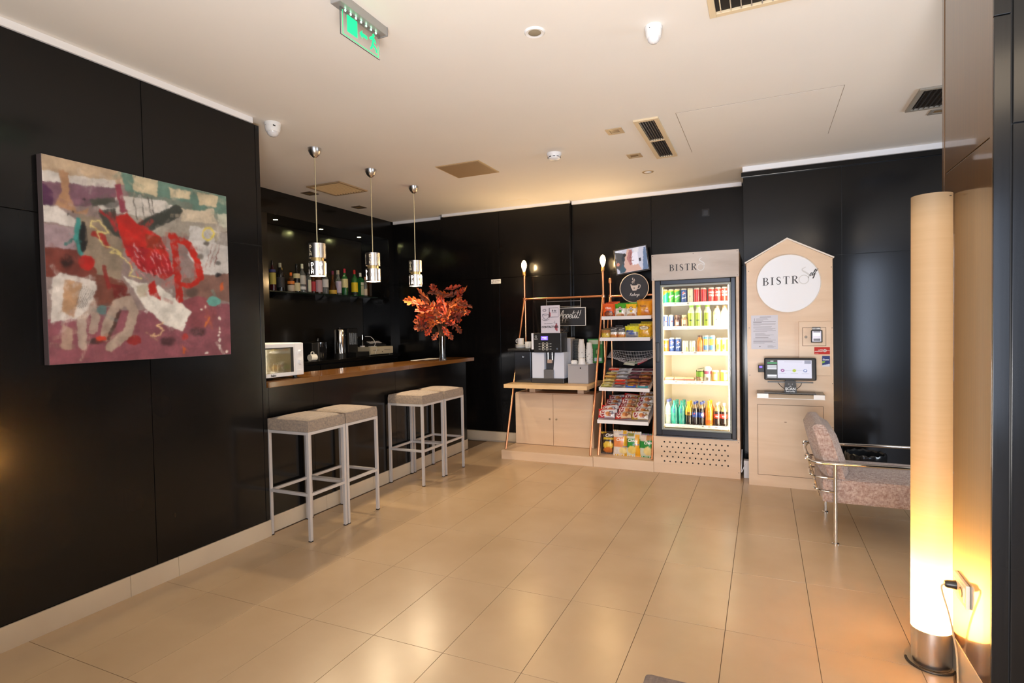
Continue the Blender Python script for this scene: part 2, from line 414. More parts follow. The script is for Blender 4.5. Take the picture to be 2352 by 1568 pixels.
def down(x, y, s, label, m, lit=.0):
    t = thing('recessed_spotlight', label, 'ceiling light', (x, y, Z), 'square recessed ceiling fittings')
    obj('frame', B((x-s, x-s*.55, y-s, y+s, Z-.006, Z), (x+s*.55, x+s, y-s, y+s, Z-.006, Z), (x-s*.55, x+s*.55, y-s, y-s*.55, Z-.006, Z), (x-s*.55, x+s*.55, y+s*.55, y+s, Z-.006, Z), bev=.001), m, t)
    obj('lens', B((x-s*.55, x+s*.55, y-s*.55, y+s*.55, Z-.002, Z)), mat('amber_lens', (.30, .20, .10), .2) , t)
TANF = mat('tan_fitting', (.46, .34, .20), .5); DKF = mat('bronze_fitting', (.10, .07, .04), .5)
down(-1.02, 4.243, .062, 'small tan square ceiling fitting nearer the camera beside the long vent', TANF)
down(-1.015, 4.932, .060, 'small tan square ceiling fitting farther back beside the long vent', TANF)
down(1.14, 4.90, .055, 'small grey square ceiling fitting by the pillar under the grey vent', mat('grey_fitting', (.30, .28, .25), .5))
down(-4.432, 4.635, .066, 'small bronze square ceiling fitting nearest the wall end above the bar', DKF)
down(-4.428, 5.430, .066, 'small bronze square ceiling fitting farther along above the bar', DKF)
t = thing('round_spotlight', 'small round beige ceiling fitting above the fridge', 'ceiling light', (-1.01, 5.52, Z))
obj('rim', L([(.0, -.004), (.052, -.004), (.056, 0)], 24, (-1.01, 5.52, Z)), TANF, t, True); obj('lens', L([(0, -.010), (.03, -.008), (.036, -.004)], 20, (-1.01, 5.52, Z)), WPLAS, t, True)
t = thing('ceiling_speaker', 'round white and tan speaker grille in the ceiling, near the centre', 'speaker', (-1.034, 2.645, Z))
obj('rim', L([(.032, -.006), (.046, -.009), (.052, -.004), (.053, 0)], 32, (-1.034, 2.645, Z), False), WPLAS, t, True)
obj('grille', L([(0, -.008), (.02, -.0075), (.033, -.004), (.034, 0)], 28, (-1.034, 2.645, Z)), mat('speaker_cloth', (.30, .25, .17), .8), t, True)
def dome(x, y, r, label, h):
    t = thing('dome_camera', label, 'security camera', (x, y, Z))
    obj('base', L([(r*.0, 0), (r, 0), (r*1.02, -h*.14), (r*.97, -h*.22), (0, -h*.22)], 28, (x, y, Z)), WPLAS, t, True)
    obj('housing', L([(r*.94, -h*.22), (r*.93, -h*.42), (r*.82, -h*.66), (r*.60, -h*.70)], 28, (x, y, Z), False), WPLAS, t, True)
    obj('dome', L([(r*.74, -h*.66), (r*.64, -h*.84), (r*.38, -h*.97), (0, -h)], 24, (x, y, Z)), mat('dome_plastic', (.70, .70, .72), .12), t, True)
    obj('screw', L([(0, -h*.245), (.003, -h*.24), (.003, -h*.2)], 8, (x-r*.3, y-r*.86, Z)), BLACK, t)
dome(-.487, 2.86, .042, 'white dome camera on the open ceiling near the long vent', .084)
dome(-3.16, 2.965, .056, 'white dome camera tucked at the end of the black wall beside the bar', .095)
obj('lens_window', B((-3.115, -3.112, 2.925, 2.945, Z-.036, Z-.028)), BLACK, [o for o in bpy.data.objects if o.name.startswith('dome_camera')][-1])
t = thing('smoke_detector', 'white round smoke detector with dark slots on the ceiling above the snack rack', 'smoke detector', (-1.62, 4.55, Z))
obj('base', L([(0, 0), (.062, 0), (.064, -.012), (.058, -.024), (0, -.024)], 28, (-1.62, 4.55, Z)), WPLAS, t, True)
obj('cap', L([(.055, -.024), (.050, -.046), (.034, -.056), (0, -.058)], 28, (-1.62, 4.55, Z), False), WPLAS, t, True)
bm = bmesh.new()
for k in range(10):
    a = 2*PI*k/10; PR([(-.011, -.003), (.011, -.003), (.011, .003), (-.011, .003)], (-1.62+.0535*math.cos(a), 4.55+.0535*math.sin(a), Z-.036), (-math.sin(a), math.cos(a), 0), (0, 0, 1), .0012, bm)
obj('slots', bm, BLACK, t, kind='stuff')
t = thing('access_panel', 'faint flush rectangular access panel outlined by thin cracks in the ceiling', 'hatch', (-.04, 4.57, Z))
obj('panel', B((-.548, .470, 4.09, 5.075, Z-.0012, Z), bev=.0005), CEIL, t)
obj('gap', B((-.552, -.549, 4.087, 5.078, Z-.0008, Z), (.471, .474, 4.087, 5.078, Z-.0008, Z), (-.552, .474, 4.085, 4.088, Z-.0008, Z)), mat('panel_seam_line', (.30, .24, .18), .9), t)  # thin dark seam lines around the panel
t = thing('access_panel', 'small faint square panel in the ceiling close above the coffee cabinet wall', 'hatch', (-2.62, 6.1, Z))
obj('panel', B((-2.73, -2.50, 6.0, 6.17, Z-.001, Z)), CEIL, t)
obj('gap', B((-2.733, -2.73, 6.0, 6.17, Z-.002, Z), (-2.733, -2.497, 5.997, 6.0, Z-.002, Z), (-2.5, -2.497, 6.0, 6.17, Z-.002, Z)), mat('pale_joint', (.88, .80, .62), .8), t)

# exit sign
GREEN = mat('green_lit_print', (.0, .55, .18), .4, emit=1.2, ecol=(.0, .72, .22))
t = thing('exit_sign', 'lit green exit sign with running man and arrow hanging from the ceiling', 'exit sign', (-1.695, 2.13, Z))
obj('housing', B((-1.722, -1.665, 1.955, 2.287, 2.878, Z), bev=.004), mat('grey_aluminium', (.42, .42, .41), .4, .5), t)
obj('end_cap', B((-1.724, -1.663, 2.282, 2.29, 2.876, Z), bev=.002), mat('grey_cap', (.25, .25, .25), .5), t)
ac = obj('panel', B((-1.698, -1.692, 1.985, 2.262, 2.757, 2.879), bev=.001), ACRYL, t)
def ex(poly, name='pictogram'):
    obj(name, PR(poly, (-1.6915, 2.0, 2.76), LEFTW[0], LEFTW[1], .0006), GREEN, ac)
ex([(.025, .025), (.095, .025), (.095, .1), (.025, .1)], 'door_symbol')
ex([(.110, .058), (.130, .078), (.130, .066), (.165, .066), (.165, .050), (.130, .050), (.130, .038)], 'arrow_symbol')
bm = bmesh.new(); PR(circ(.008, 12, .213, .092), (-1.6915, 2.0, 2.76), *LEFTW, .0006, bm)
PR([(.196, .083), (.206, .086), (.222, .078), (.232, .062), (.226, .058), (.217, .068), (.213, .050), (.232, .040), (.240, .022), (.232, .018), (.222, .034), (.207, .040), (.203, .028), (.190, .016), (.184, .022), (.194, .034), (.200, .055), (.203, .070), (.190, .062), (.180, .064), (.182, .070)], (-1.6915, 2.0, 2.76), *LEFTW, .0006, bm)
obj('running_man_symbol', bm, GREEN, ac)
bm = bmesh.new()
for a in ((.005, .008, .008, .112), (.005, .255, .006, .009), (.255, .258, .006, .06)):
    PR([(a[0], a[2]), (a[1], a[2]), (a[1], a[3]), (a[0], a[3])], (-1.6915, 1.99, 2.755), *LEFTW, .0006, bm)
obj('edge_line', bm, GREEN, ac)
bm = bmesh.new()
for k in range(7):
    PR(circ(.005, 10, .02+.036*k, 0), (-1.6915, 1.995, 2.872), *LEFTW, .002, bm)
obj('led_row', bm, mat('green_led', (.5, 1, .7), .4, emit=4, ecol=(.5, 1, .7)), ac)

# ================================================================== PAINTING ON THE LEFT WALL
t = thing('painting', 'large abstract canvas with red strokes over grey, teal and mauve on the black wall', 'painting', (-3.2, 2.058, 1.815))
obj('canvas_edge', B((-3.199, -3.158, 1.549, 2.567, 1.304, 2.325), bev=.003), mat('raw_canvas_edge', (.10, .075, .08), .8), t, label='dark unpainted side of the canvas')
def homog(src, dst):
    A = []; b = []
    for (x, y), (X, Y) in zip(src, dst):
        A += [[x, y, 1, 0, 0, 0, -X*x, -X*y], [0, 0, 0, x, y, 1, -Y*x, -Y*y]]; b += [X, Y]
    return np.append(np.linalg.solve(np.array(A, float), np.array(b, float)), 1).reshape(3, 3)
def art(u, v):
    H = homog([(0, 1), (1, 1), (1, 0), (0, 0)], [(50, 62), (1327, 370), (1360, 1460), (95, 1535)])
    q = H @ np.stack([u, v, np.ones_like(u)]); x, y = q[0]/q[2], q[1]/q[2]
    p = Paint(x, y, '#8b7a78', 11, .045)
    p.poly([(0, 0), (620, 150), (640, 270), (560, 310), (0, 190)], '#b49f86')
    p.poly([(0, 160), (250, 215), (560, 255), (575, 305), (250, 300), (0, 250)], '#c9c4bf')
    p.poly([(0, 245), (560, 305), (570, 390), (380, 430), (120, 420), (0, 420)], '#715160').poly([(0, 240), (90, 280), (135, 330), (120, 425), (0, 430)], '#4c2748')
    p.poly([(170, 175), (240, 195), (238, 345), (300, 470), (380, 440), (360, 500), (140, 420), (190, 330)], '#a98263')
    p.poly([(590, 180), (1400, 370), (1400, 620), (1100, 560), (900, 430), (640, 340)], '#5f7f74').poly([(640, 330), (900, 370), (1100, 420), (1060, 540), (700, 420)], '#6f7a70')
    for P_ in ([(685, 215), (860, 255), (848, 365), (690, 318)], [(938, 305), (1082, 335), (1076, 392), (946, 372)], [(1128, 335), (1268, 368), (1262, 442), (1140, 424)]): p.poly(P_, '#c8bb9d')
    p.poly([(620, 480), (1080, 470), (1400, 560), (1400, 700), (1080, 640), (800, 640)], '#9d978d')
    p.poly([(430, 412), (520, 372), (640, 362), (900, 396), (1010, 460), (860, 505), (720, 500), (640, 480), (480, 480)], '#cdc9c3')
    p.ell(535, 415, 66, 42, '#4c4b49', .85, .5)
    for xx in (700, 755, 800, 822): p.line([(xx-12, 370), (xx+12, 520)], 7, '#57524d')
    p.poly([(1020, 450), (1140, 470), (1240, 448), (1262, 560), (1020, 535)], '#c6baa5').poly([(1270, 490), (1400, 480), (1400, 590), (1275, 575)], '#bcc0b0')
    p.poly([(1080, 570), (1200, 590), (1400, 640), (1400, 910), (1170, 905), (1060, 770)], '#c0bfbe').poly([(1240, 620), (1400, 600), (1400, 720), (1250, 690)], '#777069', .7)
    p.poly([(0, 420), (160, 430), (285, 520), (275, 575), (150, 545), (0, 520)], '#cbc6c2').poly([(0, 535), (280, 580), (285, 770), (0, 705)], '#9b878e')
    p.poly([(300, 480), (480, 520), (620, 700), (600, 940), (380, 900), (330, 700)], '#8a7c6c').poly([(440, 455), (560, 450), (600, 655), (560, 640), (480, 560)], '#3b3e39').poly([(380, 380), (560, 370), (560, 400), (400, 440)], '#45463f')
    p.poly([(0, 695), (300, 735), (430, 870), (430, 940), (200, 935), (0, 905)], '#6e342c')
    p.line([(305, 520), (288, 640), (322, 760)], 34, '#3a8b87').line([(215, 690), (265, 660)], 26, '#2d6b68').ell(337, 640, 30, 108, '#15181c')
    p.ell(222, 812, 60, 56, '#1b0c0c', .9, .7).ell(362, 822, 56, 54, '#a81c18')
    p.poly([(400, 890), (620, 950), (690, 1110), (560, 1130), (420, 1120), (330, 950)], '#6c3d32').poly([(520, 960), (660, 1000), (640, 1120), (560, 1080)], '#6b1d1c')
    p.poly([(0, 1235), (430, 1130), (700, 1160), (1050, 1080), (1400, 1120), (1400, 1600), (0, 1600)], '#834b57').poly([(1030, 930), (1400, 890), (1400, 1100), (1030, 1060)], '#7a5a52')
    p.ell(1130, 1170, 130, 110, '#86464f')
    p.line([(330, 1400), (320, 1220), (380, 1080), (420, 1200), (400, 1290)], 62, '#a8968c').line([(480, 1340), (520, 1200), (570, 1110), (650, 1085), (690, 1170), (640, 1310), (520, 1410)], 66, '#a69487').line([(590, 1150), (545, 1270), (505, 1350)], 24, '#4a302a')
    p.poly([(120, 930), (180, 890), (420, 950), (428, 1010), (365, 1150), (290, 1205), (105, 1238)], '#cdc7c2').poly([(200, 935), (330, 960), (265, 1205), (185, 1165)], '#b08c6c')
    for k in range(7): p.line([(330+14*k, 975+8*k), (270+12*k, 1150-4*k)], 4, '#5b5450')
    p.poly([(185, 1250), (260, 1290), (250, 1430), (175, 1420)], '#a68a7c')
    p.poly([(605, 905), (700, 960), (860, 980), (1085, 1165), (1022, 1302), (900, 1255), (745, 1112), (680, 1000)], '#dad7d0').poly([(700, 980), (790, 970), (780, 1060), (720, 1060)], '#b5ab96', .8)
    p.line([(725, 595), (980, 470)], 92, '#363b37')
    p.poly([(555, 280), (600, 275), (645, 470), (600, 480)], '#8a3c4e')
    p.poly([(560, 500), (640, 475), (720, 555), (800, 590), (880, 650), (930, 780), (965, 905), (900, 945), (830, 905), (740, 880), (640, 770), (600, 650)], '#b3201a').poly([(770, 620), (880, 650), (895, 735), (780, 722)], '#8b2e1c')
    p.poly([(620, 700), (760, 720), (930, 800), (960, 900), (800, 900), (700, 840)], '#9c1722')
    rr = random.Random(3)
    for k in range(46):
        a, b = rr.uniform(640, 920), rr.uniform(690, 890); p.line([(a, b), (a+rr.uniform(10, 36), b+rr.uniform(16, 60))], 5, rr.choice(['#d9737a', '#6a0d14', '#cf3a38', '#d99aa0']))
    p.line([(962, 640), (980, 800), (1003, 1075)], 50, '#a81e14').line([(950, 640), (1060, 690), (1125, 800), (1148, 910)], 46, '#b32014').line([(1010, 975), (1080, 985), (1160, 930)], 34, '#a81e14')
    p.poly([(780, 975), (832, 945), (874, 1085), (800, 1050)], '#ad1c16').line([(415, 620), (470, 640), (505, 705)], 40, '#9a2a26').line([(455, 455), (520, 510), (570, 590)], 18, '#8e1d22').line([(480, 850), (510, 990)], 30, '#7d2422')
    for c in (((385, 570), (400, 530), (450, 530), (515, 620), (450, 610), (392, 560)), ((430, 600), (470, 700), (570, 735), (600, 765), (520, 750), (560, 735), (660, 830), (680, 880), (650, 910), (740, 930)), ): p.line(c, 8, '#d6c583')
    p.ring(1203, 628, 36, 40, 7, '#d9c860')
    p.line([(890, 1240), (845, 1262), (893, 1290), (870, 1325), (808, 1332), (830, 1318)], 9, '#e2bb92')
    p.ell(1240, 1092, 48, 32, '#62a39b').ell(462, 1150, 32, 36, '#4f8080', .8).ell(1270, 910, 22, 16, '#1d1a22')
    for c in ((1130, 1305, 64, 36, '#20181b'), (920, 1372, 66, 40, '#3f2228'), (420, 1370, 80, 26, '#332424'), (1090, 1030, 60, 40, '#54443e'), (1150, 780, 30, 26, '#6b6660'), (1190, 690, 26, 20, '#4d4742'), (1270, 830, 24, 20, '#5a5654')): p.ell(*c[:4], c[4], .9, .7)
    p.ell(1042, 1342, 26, 22, '#b02a1c').ell(684, 1362, 50, 34, '#872426').ell(456, 1350, 36, 18, '#c0402a').line([(1180, 1265), (1210, 1205)], 12, '#c26a34').line([(1036, 1420), (1036, 1450)], 16, '#b5552c').line([(1298, 970), (1298, 1010)], 18, '#b5552c')
    for yy in (1210, 1280, 1305, 1332, 1362, 1395, 1412): p.ell(1276+(yy % 7), yy, 7, 8+(yy % 9), '#e0d3cc')
    for (a, b) in ((1155, 1150), (1180, 1130), (1190, 1450), (1332, 1448), (345, 382), (270, 465), (238, 485)): p.ell(a, b, 8, 8, '#e0d3cc' if b > 600 else '#2b2226')
    for k in range(3): p.line([(1180+32*k, 850), (1235+24*k, 700)], 5, '#8b5a52')
    
    for k in range(420):                                   # dry translucent brush marks that break up the flat areas
        a, b = rr.uniform(60, 1350), rr.uniform(90, 1500); th = rr.uniform(0, PI); ln = rr.uniform(20, 110); i = int(np.argmin((x-a)**2+(y-b)**2)); c = np.clip(p.c[i]*rr.uniform(.55, 1.5)+rr.uniform(-.02, .03), 0, 1)
        d = np.abs((x-a)*math.sin(th)-(y-b)*math.cos(th)); e = np.abs((x-a)*math.cos(th)+(y-b)*math.sin(th)); m = ((d < rr.uniform(5, 20))&(e < ln)).astype(float)*rr.uniform(.12, .5)*np.clip(vnoise(x*.25, y*.05, k)*1.8-.3, 0, 1)
        p._p(m, tuple(c))
    p.mottle(.02, .22, 3).mottle(.11, .10, 5); n = int(math.sqrt(len(u))); g = p.c.reshape(n, n, 3); q = g.copy()
    for s_ in (1, 2): q = (q+np.roll(q, s_, 0)+np.roll(q, -s_, 0)+np.roll(q, s_, 1)+np.roll(q, -s_, 1))/5
    g[3:-3, 3:-3] = (.35*g+.65*q)[3:-3, 3:-3]; return g.reshape(-1, 3)*.92
ang = (Vector((0, 1, 0)), Vector((0, 0, 1)))
obj('painted_face', flat(340, 340, (-3.1575, 1.551, 1.306), 1.014, 1.017, art, ang, name='painted_face'), printed('oil_paint', .45), t)

# ================================================================== BAR
t = thing('bar_counter', 'long black bar counter with glossy brown wooden top and tiled skirting', 'bar counter', (-3.45, 4.4, 0))
obj('carcass', B((-3.62, -3.258, 2.5, 5.845, 0, 1.05)), BLACK, t)
for a, b in ((2.885, 2.935), (2.937, 3.372), (3.374, 4.45), (4.452, 5.848)): obj('panel', B((-3.258, -3.245, a, b, .116, 1.049), bev=.001), DARK, t)
obj('end_panel', B((-3.60, -3.246, 5.846, 5.858, 0, 1.049)), DARK, t)
for a, b in ((2.885, 3.374), (3.376, 4.6), (4.602, 5.95)): obj('countertop', B((-3.635, -3.18, a, b, 1.05, 1.09), bev=.002), COUNTER, t)
for k in range(5):
    a = 2.885+.594*k; obj('tile', B((-3.245, -3.235, a, a+.592, 0, .115), bev=.001), SKIRT, t)
t = thing('menu_sheet', 'flat pale sheet lying at the far end of the bar top behind the vase', 'menu', (-3.55, 5.6, 1.091))
obj('sheet', B((-3.63, -3.50, 5.40, 5.66, 1.0905, 1.093)), PAPER, t); obj('folded_corner', B((-3.62, -3.55, 5.26, 5.385, 1.0905, 1.092)), PAPER, t)

t = thing('back_bar_cabinet', 'black cabinet along the back of the bar with a dark worktop', 'cabinet', (-4.8, 5.2, 0))
obj('body', B((-5.12, -4.54, 2.6, 6.30, 0, 1.075)), BLACK, t); obj('worktop', B((-5.124, -4.50, 2.55, 6.308, 1.075, 1.108), bev=.002), DARK, t)
for k in range(5): obj('door', B((-4.54, -4.522, 2.62+.735*k, 3.345+.735*k, .10, 1.06), bev=.002), DARK, t)
t = thing('bottle_shelf', 'dark glass shelf on black brackets carrying the row of bottles', 'shelf', (-4.95, 5.2, 1.87))
obj('board', B((-5.123, -4.765, 4.27, 6.19, 1.868, 1.884), bev=.002), mat('dark_green_glass', (.010, .020, .015), .08, coat=.5), t)
for y in (4.50, 5.21, 5.84, 6.10):
    bm = PR([(0, 0), (.12, 0), (.11, -.015), (.05, -.055), (0, -.06)], (-4.93, y+.012, 1.868), (1, 0, 0), (0, 0, 1), .024); obj('bracket', bm, BLACKG, t)
LED = mat('led_spot', (1, 1, .8), .4, emit=14, ecol=(1, .98, .72))
for k, (y, n) in enumerate(((4.57, 'closest to the black wall end'), (5.26, 'in the middle'), (5.96, 'over the cash drawer'))):
    t = thing('niche_spotlight', 'small lit spotlight under the bar niche soffit, '+n, 'spotlight', (-4.87, y, 2.67))
    obj('rim', L([(.024, -.004), (.038, -.005), (.042, 0)], 20, (-4.87, y, 2.672), False), CHROME, t, True); obj('lens', L([(0, -.003), (.025, -.003)], 18, (-4.87, y, 2.672)), LED, t)
    spot('niche_lamp', (-4.87, y, 2.655), 2.2, (.95, 1, .52), 110, .6, .02, (-4.92, y, 1.8))

# --- bottles: profile styles, opaque dark or clear glass, neck cap, paper label
def gl(name, c, dark): return mat(name, c, .06, trans=0 if dark else .85, coat=.6 if dark else 0, ior=1.45)
GB = {'black': gl('black_bottle_glass', (.010, .010, .010), 1), 'red': gl('wine_bottle_glass', (.055, .006, .010), 1), 'brown': gl('brown_bottle_glass', (.07, .022, .006), 1), 'green': gl('green_bottle_glass', (.015, .12, .03), 1),
      'dkgreen': gl('dark_green_bottle', (.006, .022, .012), 1), 'clear': gl('clear_bottle_glass', (.75, .8, .8), 0), 'amber': gl('amber_spirit_glass', (.30, .11, .03), 0)}
STY = {'std': [(0, 0), (.96, 0), (1, .03), (1, .58), (.93, .66), (.55, .74), (.36, .79), (.34, .93)], 'tall': [(0, 0), (.97, 0), (1, .02), (1, .52), (.9, .6), (.45, .72), (.33, .78), (.32, .93)],
       'sq': [(0, 0), (.97, 0), (1, .02), (1, .70), (.85, .76), (.40, .80), (.38, .93)], 'round': [(0, 0), (.8, 0), (1, .10), (1, .26), (.7, .42), (.42, .55), (.30, .66), (.30, .92)]}
def bottle(lab, y, dia, h, glass, style, cap, lcol, l0=.12, l1=.48, x=-4.88, l2=None):
    z = 1.884; t = thing('spirits_bottle', lab, 'bottle', (x, y, z), 'bottles on the bar shelf'); r = dia/2; n = 4 if style == 'sq' else 20
    pr = [(a*r*(1.15 if style == 'sq' and a > .6 else 1), b*h) for a, b in STY[style]]
    g = obj('glass_body', L(pr, n, (x, y, z)), GB[glass], t, style != 'sq')
    if n == 4:
        for v in g.data.vertices:
            p = v.co-Vector((x, y, z)); v.co = Vector((x, y, z))+Matrix.Rotation(PI/4, 3, 'Z') @ p
    rc = pr[-1][0]*1.12
    obj('cap', L([(rc*.9, h*.84), (rc, h*.845), (rc, h*.985), (rc*.85, h), (0, h)], 16, (x, y, z), False), mat('cap_'+cap.strip('#'), cap, .35), t, True)
    for a, b, c in ((l0, l1, lcol),)+(((l2[0], l2[1], l2[2]),) if l2 else ()):
        if n == 4: bm = B((x-r*.02, x+r*.85, y-r*.72, y+r*.72, z+h*a, z+h*b))
        else: bm = L([(r*1.012, h*a), (r*1.012, h*b)], 20, (x, y, z), False)
        obj('paper_label', bm, mat('label_'+c.strip('#'), c, .6), t)
bottle('dark red bottle with yellow and blue label, first on the shelf by the wall', 4.515, .070, .335, 'red', 'std', '#191214', '#b9ae55', .22, .60, l2=(.62, .70, '#3a3f78'))
bottle('broad black bottle with a silvery neck, second on the bar shelf', 4.622, .085, .318, 'black', 'std', '#a8a58e', '#2c2c30', .15, .5)
bottle('slim black bottle with a gold neck behind the broad black bottle', 4.745, .060, .285, 'black', 'tall', '#b79a45', '#383634', .15, .55, x=-4.99)
bottle('brown liqueur bottle with an orange cap and orange sash label', 4.775, .074, .225, 'brown', 'std', '#d3641d', '#d87a2a', .42, .56, l2=(.06, .36, '#c9b9a4'))
bottle('tall black bottle with two cream labels beside the orange-capped bottle', 4.862, .074, .33, 'black', 'tall', '#131313', '#cfc49a', .06, .34, l2=(.50, .66, '#cfc49a'))
bottle('clear bottle with a long white cap and pale label', 4.948, .076, .338, 'clear', 'std', '#d8d6c4', '#bdbab2', .30, .60, l2=(.12, .22, '#d8d8d8'))
bottle('square clear gin bottle with a tall pale label', 5.035, .064, .25, 'clear', 'sq', '#2a2a2a', '#ccd0bb', .08, .64)
bottle('bottle with a narrow red label behind the first pendant lamp', 5.118, .058, .29, 'amber', 'tall', '#8c8c8c', '#b02a35', .1, .5)
bottle('wide amber bottle with a grey arched label below the first pendant lamp', 5.208, .086, .30, 'amber', 'std', '#a6863a', '#b79aa0', .08, .56)
bottle('clear bottle with a white band label just past the first pendant lamp', 5.318, .080, .295, 'clear', 'std', '#c9b48a', '#d5d5d2', .30, .62)
bottle('round-bellied decanter bottle with a purple cap and yellow label', 5.452, .092, .30, 'amber', 'round', '#6c2340', '#c9a23a', .04, .2)
bottle('clear bottle with a lilac and blue label and gold neck', 5.556, .070, .315, 'clear', 'tall', '#b9a58a', '#b9afc6', .1, .56)
bottle('clear bottle with a white neck band standing behind the lilac-labelled bottle', 5.66, .06, .33, 'clear', 'tall', '#cfc4b4', '#c6c2bc', .1, .4, x=-4.99)
bottle('green bottle with a red cap and cream label', 5.670, .080, .345, 'green', 'std', '#b8233a', '#d9cf9a', .30, .62)
bottle('dark green bottle half hidden behind the cream-labelled green bottle', 5.82, .07, .33, 'dkgreen', 'tall', '#1c2b20', '#23301f', .2, .5, x=-5.0)
bottle('green bottle with a red cap and large yellow label', 5.858, .084, .345, 'green', 'std', '#c22a26', '#e3c41a', .16, .52, l2=(.06, .14, '#1b1b16'))
bottle('green bottle with a white cap and pale grey-green label', 5.975, .076, .315, 'green', 'sq', '#e2e0d4', '#b5bb9d', .07, .46, l2=(.48, .60, '#cdd2ba'))
bottle('small clear bottle with a light label below the second pendant lamp', 6.072, .056, .27, 'clear', 'std', '#c08a6a', '#c9b8a0', .08, .4)
bottle('whisky bottle with a black label, last on the bar shelf', 6.150, .066, .30, 'amber', 'sq', '#151515', '#2e2c2b', .06, .6)

# --- things on the back bar worktop
Zb = 1.108
t = thing('coffee_urn', 'polished steel coffee urn with black base on the back bar', 'coffee urn', (-4.72, 5.37, Zb))
obj('base', L([(0, 0), (.072, 0), (.072, .05), (.066, .056)], 24, (-4.72, 5.37, Zb)), BLACK, t, True)
obj('body', L([(.066, .056), (.066, .33), (.060, .345), (0, .352)], 32, (-4.72, 5.37, Zb), False), CHROME, t, True)
obj('lid_knob', L([(0, .375), (.012, .372), (.014, .36), (.008, .35)], 12, (-4.72, 5.37, Zb), False), BLACK, t, True)
t = thing('espresso_machine', 'tall black coffee machine with steel levers beside the polished urn', 'coffee machine', (-4.82, 5.66, Zb))
obj('body', B((-4.95, -4.76, 5.56, 5.75, Zb, Zb+.36), bev=.012), BLACK, t); obj('drip_tray', B((-4.76, -4.62, 5.55, 5.80, Zb, Zb+.06), bev=.006), BLACK, t)
for k in (5.63, 5.70): obj('lever', B((-4.757, -4.735, k-.01, k+.01, Zb+.15, Zb+.30), bev=.003), CHROME, t)
t = thing('water_bottle', 'dark bottle with a white label in front of the cash drawer', 'bottle', (-4.70, 5.86, Zb))
obj('body', L([(0, 0), (.03, 0), (.032, .01), (.032, .13), (.015, .19), (.013, .26), (0, .262)], 18, (-4.78, 5.86, Zb)), BLACKG, t, True); obj('paper_label', L([(.0328, .07), (.0328, .13)], 18, (-4.78, 5.86, Zb), False), PAPER, t)
obj('silver_neck', L([(.0145, .19), (.0142, .27), (0, .272)], 14, (-4.78, 5.86, Zb), False), CHROME, t, True)
t = thing('cash_drawer', 'beige metal cash drawer at the far end of the back bar', 'cash drawer', (-4.8, 6.03, Zb))
obj('body', B((-5.02, -4.612, 5.80, 6.285, Zb+.012, Zb+.112), bev=.004), mat('beige_metal', (.62, .55, .40), .5), t)
obj('drawer_front', B((-4.612, -4.600, 5.81, 6.275, Zb+.018, Zb+.106), bev=.003), mat('beige_metal_front', (.68, .60, .45), .5), t)
obj('lock', L([(0, 0), (.007, 0), (.007, .004), (0, .004)], 12), BLACK, t); o = [c for c in t.children if c.name.startswith('lock')][0]
o.matrix_parent_inverse = Matrix.Identity(4); o.location = (.2005, .01, .045); o.rotation_euler = (0, PI/2, 0)
obj('slot', B((-4.6, -4.5992, 5.85, 5.98, Zb+.066, Zb+.07), (-4.6, -4.5992, 6.08, 6.21, Zb+.066, Zb+.07)), INK, t)
for k in range(4): obj('foot', L([(0, 0), (.014, 0), (.014, .012)], 10, (-5.0+.36*(k % 2), 5.83+.42*(k//2), Zb)), BLACK, t)
t = thing('card_keypad', 'black till keypad with pale keys on top of the cash drawer', 'till', (-4.8, 6.08, Zb+.112))
obj('body', PR([(0, 0), (.30, 0), (.30, .025), (.06, .12), (0, .12)], (-5.0, 5.92, Zb+.1125), (1, 0, 0), (0, 0, 1), -.34), BLACK, t)
for k in range(3):
    a = B((-.03, .03, -.035, .035, 0, .006), bev=.002); put(a, (-4.76, 5.99+.09*k, Zb+.1125+.052), (Vector((1, 0, -.40)).normalized(), Vector((0, 1, 0)))); obj('key_block', a, WPLAS, t)
t = thing('charging_cable', 'white cable looping down beside the cash drawer', 'cable', (-4.68, 5.95, Zb+.11))
obj('cord', T(arc([(-4.75, 5.88, Zb+.25), (-4.70, 5.94, Zb+.24), (-4.66, 5.97, Zb+.17), (-4.66, 5.96, Zb+.118), (-4.60, 5.93, Zb+.10), (-4.58, 5.86, Zb+.02)]), .0035, 6), WPLAS, t, True)
obj('plug', B((-4.70, -4.66, 5.88, 6.0, Zb+.1125, Zb+.122), bev=.003), WPLAS, t)
t = thing('white_mug', 'small white mug on its side on the back bar beside the microwave', 'mug', (-4.60, 4.78, Zb))
bm = L([(0, .006), (.032, .006), (.036, .085), (.038, .085), (.036, 0), (0, 0)], 20); obj('cup', put(bm, (0, 0, 0), f=lambda c: Vector((-4.60+c.x, 4.74+c.z, Zb+.0385+c.y))), WPLAS, t, True)
obj('handle', T(arc([(-4.60, 4.76, Zb+.075), (-4.60, 4.765, Zb+.098), (-4.60, 4.80, Zb+.098), (-4.60, 4.805, Zb+.075)]), .005, 8), WPLAS, t, True)
t = thing('waffle_iron', 'black countertop grill with a steel edge and lid between microwave and urn', 'grill', (-4.75, 4.93, Zb))
obj('body', B((-4.95, -4.62, 4.80, 4.905, Zb, Zb+.20), bev=.008), BLACK, t); obj('steel_edge', B((-4.622, -4.614, 4.895, 4.907, Zb, Zb+.20)), STEEL, t)
t = thing('stock_pot', 'dark pot with a shiny lid on the back bar beside the black grill', 'pot', (-4.78, 5.06, Zb))
obj('body', L([(0, 0), (.085, 0), (.10, .02), (.10, .19)], 28, (-4.78, 5.06, Zb)), BLACKG, t, True); obj('lid', L([(.104, .19), (.104, .20), (.06, .215), (.012, .222), (.012, .24), (.02, .25), (0, .255)], 28, (-4.78, 5.06, Zb), False), mat('dark_steel', (.25, .25, .25), .2, 1.), t, True)

